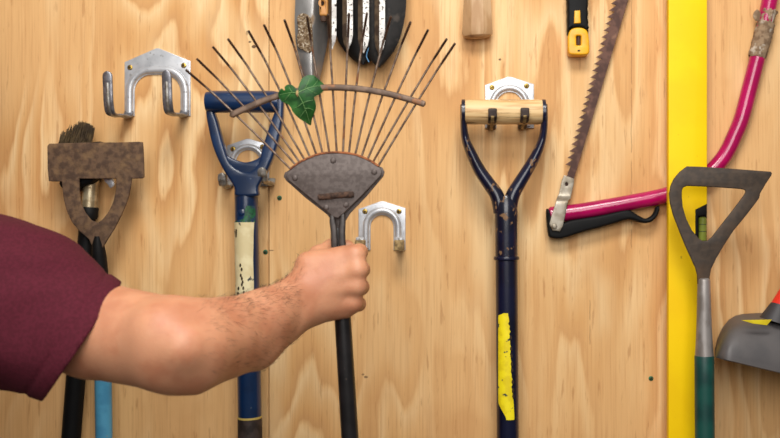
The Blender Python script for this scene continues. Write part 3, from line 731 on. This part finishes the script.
# black and yellow knife
t = thing('utility_knife', 'black and yellow utility knife hanging end down beside the saw blade', 'knife', P(578.5,20,0.015))
dK = 0.026
bd = [(567.6,-60),(567.4,2),(567.9,5),(567.5,9),(568,13),(567.6,18),(568,24),(567.7,29),(568.2,34)]
bd = bd+[(570,29.8),(574,27.6),(578.5,27),(583,27.6),(587,29.8),(588.4,34),(588.9,30),(588.1,26),(588.8,22),(587.9,17),(588.6,12.5),(587.8,8.5),(588.6,4),(588,-60)]
obj('body', plate(bd, dK, 0.022, 0.004), M['blackplastic'], t)
yl = [(568.4,35),(570.2,30.2),(574,28),(578.5,27.4),(583,28),(586.8,30.2),(588.6,35),(589.4,44),(589.6,50.5),(588.6,53.4),(585,54.6),(572.5,54.6),(569.4,53.4),(568.3,50.5),(568.3,42)]
slot = [(576.3,36.2),(577,35.6),(580.4,35.6),(581,36.2),(581,44.6),(580.4,45.2),(577,45.2),(576.3,44.6)]
yc = obj('end_cap', plate(closed_smooth(yl,2), dK+0.0006, 0.0236, 0.0022, [slot]), M['kyellow'], t, label='yellow end cap')
obj('slot', plate(slot, dK-0.006, 0.01, 0.0005), M['kslot'], yc)
obj('slot_edge', plate([(577.9,36),(579.4,36),(579.4,45),(577.9,45)], dK-0.002, 0.006, 0.0005), M['rust2'], yc)
obj('mark', plate([(577.4,50.4),(578.6,49.6),(580,49.8),(580.6,51),(579,51.6),(577.6,51.6)], dK+0.0010, 0.001, 0.0003), M['brass_dark'], yc)
obj('slider', plate([(574.6,10.6),(580.2,10.2),(580.8,23),(574,23.4)], dK+0.002, 0.005, 0.0012), M['kyellow'], t, label='yellow slider')

# ================================================================== BOW SAW
t = thing('bow_saw', 'bow saw with a glossy magenta tube frame and a rusty toothed blade', 'saw', P(640,200,0.03))
dB = 0.0135
L0 = Vector((563.0,184)); L1 = Vector((642,-75)); R0 = Vector((573.5,186)); R1 = Vector((660,-75))
# blade edges fitted to the photo: left edge through (566,175),(582.5,118),(615,0); right through (575,176),(592,118),(628,0)
def le(y): return float(np.interp(y, [-190,-75,0,118,175,186], [671,637.5,616.2,583.2,566.6,563.4]))
def re_(y): return float(np.interp(y, [-190,-75,0,118,175,186], [687,650,628.2,592.4,575,571.6]))
poly = []
y = 186.0
pitch = 6.7
while y > -185:
    ya, yb, yc_ = y, y-pitch*0.42, y-pitch*0.94
    if y < 172:
        poly.append((le(ya)+1.6, ya)); poly.append((le(yb)-4.6, yb+1.4)); poly.append((le(yc_)+1.6, yc_))
    else: poly.append((le(y)+0.6, y))
    y -= pitch
for yy in (-185,-75,0,118,175,186): poly.append((re_(yy), yy))
obj('blade', plate(poly, dB, 0.0014, 0.0003, res=1), M['sawrust'], t, smooth=False, label='rusty toothed blade')
tp = [(548.5,214.5),(560,213.6),(580,211.2),(605,207),(630,202.6),(655,197.8),(675,192.5),(693,185),(708,174.5),(720,162),(728,150),(734.5,136),(741.5,119),(750,87),(758.2,55),(764,28),(769.8,0),(778,-45),(780,-90),(768,-135),(740,-170),(705,-185),(676,-188)]
tube = catmull([P(x,y,dB) for x,y in tp], 6); n = len(tube)
wv = [0.0085]+[0.0118]*2+[0.0122]*(n-3)
obj('frame', sweep(tube, wv, seg=24), M['magenta'], t, label='magenta tube frame')
lev = [(546.4,212),(548,208.5),(552,214),(556,221),(563,223),(570,220.5),(585,218),(598.5,216),(614,212.6),(627,210),(632,211),(638,214.8),(645,218.4),(650,217.4),(654.4,213.4),(656.8,207),(660.4,206.6),(659,213.4),(655.6,218.8),(650.4,222.6),(643,223.2),(636,221),(629,219.4),(615.6,223),(600,227.6),(585,231.4),(572,235.6),(561,238.8),(553,238.2),(549,236.2),(547.4,225)]
obj('tension_lever', plate(closed_smooth(lev,2), dB+0.011, 0.016, 0.004, res=3), M['blackplastic'], t, label='black plastic tension lever')
cp = plate([(565,174.6),(575.2,178.4),(574.6,184),(571.4,198),(568.4,200.5),(563,226),(560,231.4),(552.4,230.4),(549.4,224),(551.4,216),(557.4,197.5),(559.6,194),(562.6,180)], dB+0.0145, 0.0022, 0.0008, [closed_smooth([(567.4+1.5*math.cos(a),184+1.9*math.sin(a)) for a in np.arange(0,6.28,0.8)],2)])
def bendc(v):
    px, py = pxof(v); k = np.clip((203-py)/9.0, 0, 1); v.y += 0.0105*k*k*(3-2*k); return v
bm = bmesh.new(); bm.from_mesh(cp); bpy.data.meshes.remove(cp); bmesh.ops.triangulate(bm, faces=bm.faces[:])
for _ in range(4): bmesh.ops.subdivide_edges(bm, edges=[e for e in bm.edges if e.calc_length() > 0.006], cuts=1); bmesh.ops.triangulate(bm, faces=bm.faces[:])
for v in bm.verts: v.co = bendc(v.co)
obj('clamp_plate', bm_me(bm), M['clampsteel'], t, label='pale steel clamp plate')
obj('screw', dome(P(554.6,226.6,dB+0.0145), 0.0042, 0.0016), M['clampsteel'], t)
# peeling paper on the tube
i0, i1 = None, None
path = catmull([P(x,y,dB) for x,y in ((769.6,10),(766.5,22),(763.2,34),(760,46),(756.6,58))], 7)
V = []; F = []; seg = 30; n = len(path)
for i, p in enumerate(path):
    tt = (Vector(path[min(i+1,n-1)])-Vector(path[max(i-1,0)])).normalized(); s = (Vector((1,0,0))-tt*tt.x).normalized(); nn = tt.cross(s)
    for k in range(seg):
        a = 2*math.pi*k/seg; q = Vector(p)+(s*math.cos(a)+nn*math.sin(a))*0.0125
        b = 0.0132+0.0022*max(0,mnoise.noise(q*260))+0.0014*abs(mnoise.noise(q*90))
        if i < 8 and mnoise.noise(q*130) > -0.1 and math.cos(a) > -0.55: b = 0.0112
        edge = (0.9 if i in (0, n-1) else 1.0)
        j = tt*0.0022*mnoise.noise(q*300)
        V.append(Vector(p)+(s*math.cos(a)+nn*math.sin(a))*b*edge+j)
for i in range(n-1):
    for k in range(seg): F.append((i*seg+k, i*seg+(k+1)%seg, (i+1)*seg+(k+1)%seg, (i+1)*seg+k))
obj('peeling_wrap', me_from(V,F), M['paper'], t, label='grey peeling paper wrap')
flp = plate(closed_smooth([(754.2,12),(757,9.4),(759.5,11),(761.4,15),(760.5,20),(757.4,21),(754.6,19.4),(753.4,16)],3), dB+0.006, 0.002, 0.0006)
obj('torn_flap', flp, M['paper'], t)

# ================================================================== SPIRIT LEVEL
t = thing('spirit_level', 'long bright yellow spirit level standing upright behind the grey hoe', 'level', P(687,219,0.02))
dL = 0.041
x0 = P(668.6,0,dL).x; x1 = P(707.2,0,dL).x
cut = [(695.6,209.5),(707.2,203.6),(707.2,240.5),(695.6,240.5)]
body = [(668.6,-200),(707.2,-200),(707.2,204),(695.6,209.8),(695.6,241.6),(707.2,241.6),(707.2,760),(668.6,760)]
obj('body', plate(body, dL, 0.0145, 0.0012), M['levelyellow'], t)
obj('vial_housing', plate([(695.4,209.7),(707,203.8),(707,241.8),(695.4,241.8)], dL-0.0095, 0.004, 0.0005), M['blackplastic'], t)
obj('housing_frame', plate([(695.4,209.7),(707,203.8),(707,215),(698,216),(698,241.8),(695.4,241.8)], dL+0.0004, 0.01, 0.0006), M['blackplastic'], t)
vl = obj('vial', sweep([P(702.6,y,dL-0.005) for y in (217.0,218,236,240.5)], [0.004,0.0062,0.0062,0.006], seg=18), M['vial'], t, label='green level vial')
for y in (224,231): obj('line', sweep([P(702.6,y,dL-0.005),P(702.6,y+0.7,dL-0.005)], 0.0064, seg=18), M['vialline'], vl)

# ================================================================== GREY HOE (RIGHT)
t = thing('hoe', 'grey iron push hoe with zinc ferrule and dark green shaft, at right', 'hoe', P(705,260,0.1), 'hoes hanging head up')
dG = 0.10
op = [(687,166.2),(700,166.6),(730,168.4),(755,170.4),(771,171.6),(772.4,173),(771.6,175.6),(766,184),(760.5,193.4),(759.6,198),(756,203),(746,216),(733.6,231),(724.5,245),(716.5,258.5),(711.4,269),(710,277),(710,284),(697.6,284),(697.2,275),(695.5,268),(690.5,257),(685.4,246),(679,230),(673.2,215),(670,203),(669.2,194),(670.6,186),(674,178.6),(679.5,172)]
oh = [(683.6,187.4),(687,186),(705,186.6),(725,187.8),(741,189),(745,190),(745.8,192),(744,195.2),(735,207.4),(722,224),(711.6,237.4),(707.4,240.8),(703,241),(699,238.4),(692,230),(686.6,219),(683,206.5),(682,196),(682.3,190)]
obj('head', plate(op, dG, 0.0042, 0.0016, [oh]), M['hoe'], t)
axg = axis_fn(703.8,279,704.8,438)
obj('ferrule', sweep([P(axg(y),y,dG-0.003) for y in (278,279.2,281,300,325,345,357)], [0.0062,0.0086,0.0092,0.0098,0.0108,0.0122,0.0135], seg=24), M['zinc'], t, label='grey zinc ferrule')
obj('shaft', sweep([P(axg(y),y,dG-0.003) for y in (355.5,356.5,380,438)]+[Vector((P(705,600,0.1).x,-0.14,0.0))], [0.0134,0.0139,0.014,0.014,0.014], seg=28), M['greenshaft'], t, label='dark green shaft')

# ================================================================== STRING TRIMMER (RIGHT EDGE)
t = thing('grass_trimmer', 'dark grey plastic trimmer hood with yellow label and red grip, cut by right edge', 'trimmer', P(770,340,0.08))
xs = [(713.6,356.4,352),(716,357,344.5),(721,358.6,334.5),(727.5,360.4,326.5),(734,361.8,322.3),(742,363.8,320.4),(755,366.9,319.6),(770,370.5,319),(785,374,319),(805,378,319.5),(830,382,322),(850,384,329),(860,385,340)]
V = []; F = []; K = 14
xs2 = []
for a, b in zip(xs[:-1], xs[1:]):
    for k in range(2): xs2.append(tuple(a[j]+(b[j]-a[j])*k/2 for j in range(3)))
xs2.append(xs[-1])
for layer in (0, 1):
    off = 0.0025*layer
    for i, (x, yb, yt) in enumerate(xs2):
        e = min(1.0, i/6.0, (len(xs2)-1-i)/4.0+0.15)
        dF = 0.085+0.055*math.sin(e*math.pi/2)
        top = P(x, yt, dF-0.03); bot = P(x, yb, dF)
        for k in range(K):
            s = k/(K-1)
            if s < 0.4:   # top surface from the wall out to the shoulder
                q = s/0.4; d_ = 0.02+(dF-0.03-0.02)*q; z = top.z-0.006*q*q
            else:
                q = (s-0.4)/0.6; d_ = dF-0.03+0.03*math.sin(q*math.pi/2); z = top.z-0.006+(bot.z-top.z+0.006)*(q**1.25)
            w = P(x+1.5, 219, d_); V.append(Vector((w.x, -(d_-off), z-off*0.6)))
n = len(xs2)
for i in range(n-1):
    for k in range(K-1):
        F.append((i*K+k, i*K+k+1, (i+1)*K+k+1, (i+1)*K+k)); q = n*K
        F.append((q+i*K+k, q+(i+1)*K+k, q+(i+1)*K+k+1, q+i*K+k+1))
    for k in (0, K-1): F.append((i*K+k, (i+1)*K+k, n*K+(i+1)*K+k, n*K+i*K+k))
obj('hood', me_from(V,F), M['guard'], t, label='grey plastic hood')
lbl = plate([(741.5,320.2),(772,319.6),(767,325.4),(752.5,323.6)], 0.137, 0.0015, 0.0004)
def lab(v):
    px, py = pxof(v); return v
obj('warning_label', lbl, M['labelyellow'], t, label='yellow warning label')
nk = catmull([P(758,321,0.105),P(765,313,0.105),P(771,308,0.104),P(778,303,0.1),P(790,296,0.098)],5)
obj('neck', sweep([P(776,322,0.105),P(779,312,0.105),P(781,306,0.104)], [0.024,0.018,0.0150], [0.022,0.018,0.0150], seg=24), M['guarddark'], t)
obj('grip', sweep([P(780,311,0.104),P(788,300,0.102),P(800,284,0.098),P(830,240,0.09)], [0.0165,0.018,0.02,0.02], seg=24), M['red'], t, label='red grip')

# ================================================================== PERSON
A = lambda *p: np.array(P(*p))
WR = A(303,298,0.395)
def arm_field(X):
    # forearm: two parallel lines give the flattened section of the wrist
    hu = A(299,289,0.398); hl = A(307,311,0.392)
    f = rc(X, hu, A(262,317,0.445), 0.0180, 0.0255)
    f = smin(f, rc(X, hl, A(254,344,0.447), 0.0165, 0.0260), 0.022)
    f = smin(f, rc(X, A(262,317,0.445), A(196,336,0.515), 0.0255, 0.0350), 0.018)
    f = smin(f, rc(X, A(254,344,0.447), A(192,352,0.525), 0.0260, 0.0390), 0.010)
    f = smin(f, rc(X, A(190,346,0.525), A(172,345,0.532), 0.0415, 0.0445), 0.010)
    # elbow
    f = smin(f, rc(X, A(178,377,0.535), A(192,377,0.530), 0.0125, 0.0125), 0.012)
    # brachioradialis and extensor muscles
    f = smin(f, rc(X, A(156,330,0.552), A(232,322,0.492), 0.021, 0.0165), 0.018)
    f = smin(f, rc(X, A(185,346,0.560), A(250,336,0.476), 0.019, 0.012), 0.018)
    # upper arm
    f = smin(f, rc(X, A(168,344,0.528), A(95,330,0.500), 0.0450, 0.0475), 0.010)
    f = smin(f, rc(X, A(95,330,0.500), A(-60,280,0.470), 0.0475, 0.055), 0.006)
    # ulna head bump at the wrist
    f = smin(f, rc(X, A(303,312,0.408), A(299,313,0.410), 0.0085, 0.008), 0.012)
    # hand
    h = rc(X, A(303,291,0.396), A(322,283,0.394), 0.0185, 0.015)
    h = smin(h, rc(X, A(307,304,0.393), A(325,303,0.391), 0.0180, 0.015), 0.02)
    for b, m_, rb, rm in (((316,276,0.394),(354.5,255.5,0.3895),0.0125,0.0098),((315,284,0.396),(356.5,270,0.3945),0.0125,0.0102),((315,294,0.396),(355.5,286,0.3925),0.0125,0.0100),((316,304,0.393),(352.5,302,0.3865),0.0125,0.0096)):
        h = smin(h, rc(X, A(*b), A(*m_), rb, rm), 0.010)
    # web of the thumb, hypothenar edge
    h = smin(h, rc(X, A(309,265,0.388), A(343,256,0.386), 0.0155, 0.0110), 0.012)
    h = smin(h, rc(X, A(315,309,0.385), A(345,309,0.381), 0.0155, 0.0105), 0.012)
    h = smin(h, rc(X, A(312,290,0.386), A(328,290,0.384), 0.018, 0.012), 0.012)
    # knuckles
    for q, r in (((356.5,254.5,0.3915),0.0100),((358,270,0.3965),0.0102),((357.3,286.3,0.3945),0.0098),((354,302.5,0.3885),0.0092)):
        h = smin(h, np.linalg.norm(X-A(*q), axis=-1)-r, 0.008)
    # fingers round the shaft
    for mcp, pip, dip, tip, r in (((356.5,254.5,0.389),(359.5,252,0.354),(342,255,0.3495),(327,259,0.359),0.0095),
                                  ((358,270,0.394),(361.5,269.5,0.352),(343,271,0.3475),(326,273,0.357),0.0098),
                                  ((357.3,286.3,0.392),(361,287,0.354),(343,287.5,0.3485),(327,288,0.358),0.0094),
                                  ((354,302.5,0.386),(358.5,304,0.356),(342,303.5,0.3515),(329,303,0.358),0.0084)):
        g = rc(X, A(*mcp), A(*pip), r, r*0.96)
        g = smin(g, rc(X, A(*pip), A(*dip), r*0.95, r*0.86), 0.004)
        g = smin(g, rc(X, A(*dip), A(*tip), r*0.86, r*0.76), 0.004)
        h = smin(h, g, 0.0035)
    # thumb
    th = rc(X, A(308,271,0.384), A(319,256,0.372), 0.0145, 0.0115)
    th = smin(th, rc(X, A(319,256,0.372), A(331,247.5,0.353), 0.0112, 0.0094), 0.006)
    th = smin(th, rc(X, A(331,247.5,0.353), A(347,246,0.349), 0.0092, 0.0074), 0.004)
    h = smin(h, th, 0.006)
    f = smin(f, h, 0.012)
    # tendons / veins on the back of the hand
    return f
lo = np.minimum.reduce([A(60,420,0.58), A(60,230,0.58), A(380,230,0.33), A(380,420,0.33)])
hi = np.maximum.reduce([A(60,420,0.58), A(60,230,0.58), A(380,230,0.33), A(380,420,0.33)])
lo = np.array((A(62,300,0.5)[0], -0.605, CZ-0.19)); hi = np.array((A(378,300,0.36)[0], -0.325, CZ+0.0))
arm = nets(arm_field, lo, hi, 0.0016)

SH = np.array(P(-125,262,0.46))
fw = np.array((0.707,0.707,0.0)); lf_ = np.array((-0.707,0.707,0.0)); up = np.array((0,0,1.0))
CT = SH+lf_*0.185; CT[2] = 0
def B(f, l, z): return CT+fw*f+lf_*l+up*z
AXB = np.stack([fw, lf_, up])
def trunk(X, g=0.0):
    f = ell(X, B(0,0,1.24), (0.115+g,0.165+g,0.26), AXB)
    f = smin(f, ell(X, B(0.0,0,1.02), (0.105+g,0.155+g,0.20), AXB), 0.10)
    f = smin(f, rc(X, B(-0.01,-0.15,1.405), B(-0.01,0.15,1.405), 0.058+g, 0.058+g), 0.06)
    return f
def left_arm(X, g=0.0):
    f = rc(X, B(-0.01,0.185,1.405), B(-0.03,0.23,1.12), 0.052+g, 0.043+g)
    return f
def body_field(X):
    f = trunk(X)
    f = smin(f, rc(X, B(-0.01,0,1.42), B(0.015,0,1.54), 0.058, 0.054), 0.03)
    hd = ell(X, B(0.035,0,1.655), (0.098,0.077,0.105), AXB)
    hd = smin(hd, ell(X, B(0.07,0,1.595), (0.055,0.055,0.06), AXB), 0.04)
    hd = smin(hd, rc(X, B(0.122,0,1.655), B(0.142,0,1.62), 0.008, 0.013), 0.012)
    hd = smin(hd, rc(X, B(0.118,-0.02,1.585), B(0.118,0.02,1.585), 0.007, 0.007), 0.01)
    for s in (-1,1):
        hd = smin(hd, ell(X, B(0.025,0.08*s,1.64), (0.017,0.008,0.032), AXB), 0.008)
        hd = smax(hd, -(np.linalg.norm(X-B(0.135,0.033*s,1.655), axis=-1)-0.016), 0.02)
    f = smin(f, hd, 0.03)
    f = smin(f, rc(X, SH, np.array(P(-60,280,0.47)), 0.056, 0.055), 0.04)
    f = smin(f, rc(X, np.array(P(-60,280,0.47)), np.array(P(85,327,0.497)), 0.053, 0.045), 0.02)
    f = smin(f, left_arm(X), 0.04)
    f = smin(f, rc(X, B(-0.03,0.23,1.12), B(0.03,0.235,0.88), 0.041, 0.027), 0.02)
    f = smin(f, ell(X, B(0.045,0.235,0.81), (0.032,0.018,0.05), AXB), 0.02)
    for k in range(4): f = smin(f, rc(X, B(0.02+0.018*k,0.235,0.775), B(0.035+0.014*k,0.225,0.705+0.006*abs(k-2)), 0.0095, 0.008), 0.006)
    f = smin(f, rc(X, B(0.075,0.232,0.82), B(0.09,0.22,0.755), 0.011, 0.009), 0.008)
    for s in (-1,1):
        f = smin(f, rc(X, B(0,0.085*s,0.92), B(0.01,0.09*s,0.50), 0.085, 0.055), 0.03)
        f = smin(f, rc(X, B(0.01,0.09*s,0.50), B(-0.01,0.09*s,0.08), 0.052, 0.036), 0.02)
    return f
allp = [CT+fw*0.3, CT-fw*0.3, CT+lf_*0.34, CT-lf_*0.34, np.array(P(95,330,0.5))]
lo = np.min(allp, axis=0)-0.06; hi = np.max(allp, axis=0)+0.0
lo[2] = 0.03; hi[2] = 1.80; lo[1] = min(lo[1],-0.62)
body = nets(body_field, lo, hi, 0.008)
person_loc = Vector((CT[0], CT[1], 0.0))
# hair strands first need the arm mesh
av = np.empty(len(arm.vertices)*3); arm.vertices.foreach_get('co', av); av = av.reshape(-1,3)
an = np.empty(len(arm.vertices)*3); arm.vertex_normals.foreach_get('vector', an); an = an.reshape(-1,3)
person = obj('person', join(arm, body), M['skin'], loc=person_loc, sharp=None)
tag(person, 'person in a maroon t-shirt reaching in from the left and gripping the rake', 'person')
apx = np.array([pxof(v) for v in av])
sel = np.where((apx[:,0] > 192) & (apx[:,0] < 303) & (apx[:,1] < 372) & (an[:,1] < 0.35))[0]
adir = A(303,298,0.395)-A(190,346,0.525); adir /= np.linalg.norm(adir)
rng = np.random.RandomState(3); Vb = []; Fb = []
for i in rng.choice(sel, 2200, replace=False):
    x, y = apx[i]
    dens = np.clip((x-190)/80.0, 0.05, 0.8)*(1.0 if an[i,2] > 0.45 else 0.34)*np.clip((306-x)/14.0, 0, 1)
    if rng.rand() > dens: continue
    p = Vector(av[i]); nn = Vector(an[i]); tdir = Vector(adir)+Vector((0,0,-0.55 if an[i,1] < -0.3 else 0.1))+Vector(rng.normal(0,0.3,3))
    tdir = (tdir-nn*tdir.dot(nn)).normalized(); Lh = rng.uniform(0.005,0.010); lift = rng.uniform(0.12,0.35)
    if an[i,2] > 0.6: lift *= 1.5
    pts = [p-nn*0.0003, p+tdir*Lh*0.5+nn*Lh*lift*0.75, p+tdir*Lh+nn*Lh*lift*0.8]
    i0 = len(Vb); s1 = nn.cross(tdir)
    for q, r in zip(pts, (0.00009,0.00008,0.00003)):
        for a_ in (0, 2.094, 4.189): Vb.append(q+s1*(r*math.cos(a_))+nn*(r*math.sin(a_)))
    for s_ in range(2):
        for j in range(3): Fb.append((i0+s_*3+j, i0+s_*3+(j+1)%3, i0+s_*3+3+(j+1)%3, i0+s_*3+3+j))
o = obj('arm_hair', me_from(Vb,Fb), M['skinhair'], person); o['kind'] = 'stuff'

# t-shirt
H0 = np.array(P(85.5,337,0.50)); hn = np.array((0.83,0.29,-0.56)); hn /= np.linalg.norm(hn)
wv1 = np.array((0.55,-0.3,0.78)); wv2 = np.array((-0.35,0.5,0.8))
def sl0(X, g):
    s = rc(X, A(125,366,0.505), A(83,338,0.50), 0.0625+g, 0.0625+g)
    s = smin(s, rc(X, A(83,338,0.50), A(40,311,0.492), 0.0625+g, 0.0645+g), 0.01)
    s = smin(s, rc(X, A(40,311,0.492), A(0,300,0.487), 0.0645+g, 0.0770+g), 0.02)
    s = smin(s, rc(X, A(0,300,0.487), A(-125,262,0.46), 0.0770+g, 0.090+g), 0.03)
    return smin(s, rc(X, A(72,350,0.50), A(0,314,0.487), 0.049+g, 0.073+g), 0.02)
def sleeve(X):
    s = sl0(X, 0.0)
    h = (X-H0)@hn
    u = X@wv1; w = X@wv2
    fold = 0.0030*np.sin(u*70+2.4*np.sin(w*30))*np.clip((-h-0.016)/0.04, 0, 1)+0.0014*np.sin(w*150+3*np.sin(u*45))*np.clip((-h-0.02)/0.05, 0, 1)
    s = s+fold-0.0012*np.exp(-((h+0.008)/0.009)**4)+0.0020*np.exp(-((h+0.0170)/0.0022)**2)
    # hollow opening
    inner = sl0(X, -0.0060)
    inner = np.maximum(inner, -(h+0.045))
    s = np.maximum(s, h)
    return smax(s, -inner, 0.003)
hiS = np.array((P(128,300,0.5).x+0.004, -0.375, CZ+0.075)); loS = np.array((P(-40,300,0.5).x, -0.605, CZ-0.215))
def sleeve_cap(X): return np.maximum(sleeve(X), -(X[...,0]-(P(-34,300,0.5).x)))
slv = nets(sleeve_cap, loS, hiS, 0.0022)
def shirt(X):
    f = trunk(X, 0.014)
    f = np.maximum(f, -(X[...,2]-0.90))
    f = smin(f, rc(X, A(-20,292,0.48), A(-125,262,0.46), 0.080, 0.090), 0.05)
    f = smin(f, rc(X, B(-0.01,0.185,1.405), B(-0.02,0.22,1.20), 0.074, 0.064), 0.04)
    f = np.maximum(f, -(np.linalg.norm((X-B(0.01,0,1.48)), axis=-1)-0.068))
    return f
lo2 = lo.copy(); lo2[2] = 0.86; hi2 = hi.copy(); hi2[0] = P(20,300,0.48).x; hi2[2] = 1.56
tors = nets(shirt, lo2, hi2, 0.008)
obj('t_shirt', join(slv, tors), M['maroon'], person, sharp=None, label='maroon cotton t-shirt')
def trous(X):
    f = ell(X, B(0,0,0.93), (0.118,0.168,0.13), AXB)
    for s in (-1,1):
        f = smin(f, rc(X, B(0,0.088*s,0.90), B(0.01,0.092*s,0.50), 0.096, 0.072), 0.02)
        f = smin(f, rc(X, B(0.01,0.092*s,0.50), B(-0.005,0.092*s,0.07), 0.07, 0.058), 0.02)
    return np.maximum(f, np.maximum(-(X[...,2]-0.07), X[...,2]-0.985))
lo3 = lo.copy(); lo3[2] = 0.05; hi3 = hi.copy(); hi3[0] = CT[0]+0.32; hi3[2] = 1.01
obj('trousers', nets(trous, lo3, hi3, 0.009), M['denim'], person, sharp=None)
for s in (-1,1):
    def shoe(X):
        f = smin(ell(X, B(0.10,0.095*s,0.045), (0.12,0.047,0.05), AXB), ell(X, B(-0.01,0.09*s,0.06), (0.07,0.042,0.065), AXB), 0.04)
        return np.maximum(f, -X[...,2])
    c = B(0.05,0.09*s,0)
    obj('shoe', nets(shoe, (c[0]-0.22,c[1]-0.22,-0.012), (c[0]+0.22,c[1]+0.22,0.16), 0.006), M['shoe'], person, sharp=None)
def hairf(X):
    f = ell(X, B(0.025,0,1.668), (0.108,0.087,0.108), AXB)
    q = (X-B(0.06,0,1.66)); 
    return smax(f, (q@fw)*0.75-(X[...,2]-1.66)*0.75-0.0, 0.02)
c = B(0.03,0,1.66)
obj('hair', nets(hairf, c-0.16, c+0.16, 0.006), M['hair'], person, sharp=None)
for s in (-1,1): obj('eye', dome(Vector(B(0.106,0.033*s,1.655)), 0.012, 0.009, normal=fw), M['eye'], person)

# ================================================================== LIGHT, WORLD, CAMERA
def area(name, loc, target, sx, sy, e, col=(1,1,1)):
    l = bpy.data.lights.new(name, 'AREA'); l.shape = 'RECTANGLE'; l.size = sx; l.size_y = sy; l.energy = e; l.color = col
    o = bpy.data.objects.new(name, l); COL.objects.link(o); o.location = loc
    o.rotation_euler = (Vector(target)-Vector(loc)).to_track_quat('-Z','Y').to_euler(); return o
area('ceiling_lamp', (0.10,-1.25,2.75), (0.03,0,1.5), 0.75, 0.45, 23, (1,0.96,0.90))
area('front_fill', (0.10,-1.75,1.95), (0.03,0,1.42), 1.1, 0.9, 18.5, (1,0.97,0.94))  # unseen fill added behind the camera for softer, more frontal light
w = bpy.data.worlds.new('room_light'); SC.world = w; w.use_nodes = True
bg = w.node_tree.nodes['Background']
tc = w.node_tree.nodes.new('ShaderNodeTexCoord'); sp = w.node_tree.nodes.new('ShaderNodeSeparateXYZ'); rp = w.node_tree.nodes.new('ShaderNodeValToRGB')
mr = w.node_tree.nodes.new('ShaderNodeMapRange'); mr.inputs[1].default_value = -1; mr.inputs[2].default_value = 1
lk = w.node_tree.links; lk.new(tc.outputs['Generated'], sp.inputs[0]); lk.new(sp.outputs['Z'], mr.inputs[0]); lk.new(mr.outputs[0], rp.inputs[0])
e = rp.color_ramp.elements; e[0].color = (0.10,0.085,0.07,1); e[1].color = (0.95,0.93,0.9,1); e[0].position = 0.3
lk.new(rp.outputs[0], bg.inputs[0]); bg.inputs[1].default_value = 0.38

cam = bpy.data.cameras.new('camera'); co = bpy.data.objects.new('camera', cam); COL.objects.link(co)
co.location = (CX,-D,CZ); co.rotation_euler = (math.pi/2,0,0)
cam.sensor_width = 36; cam.lens = 18*D/HW; cam.clip_start = 0.02; cam.shift_x = -(PCX-390)/780.0
cam.dof.use_dof = True; cam.dof.focus_distance = 1.20; cam.dof.aperture_fstop = 5.6
SC.camera = co
vs = SC.view_settings; vs.view_transform = 'Standard'; vs.look = 'None'; vs.exposure = 0.0; vs.gamma = 1; vs.use_curve_mapping = False
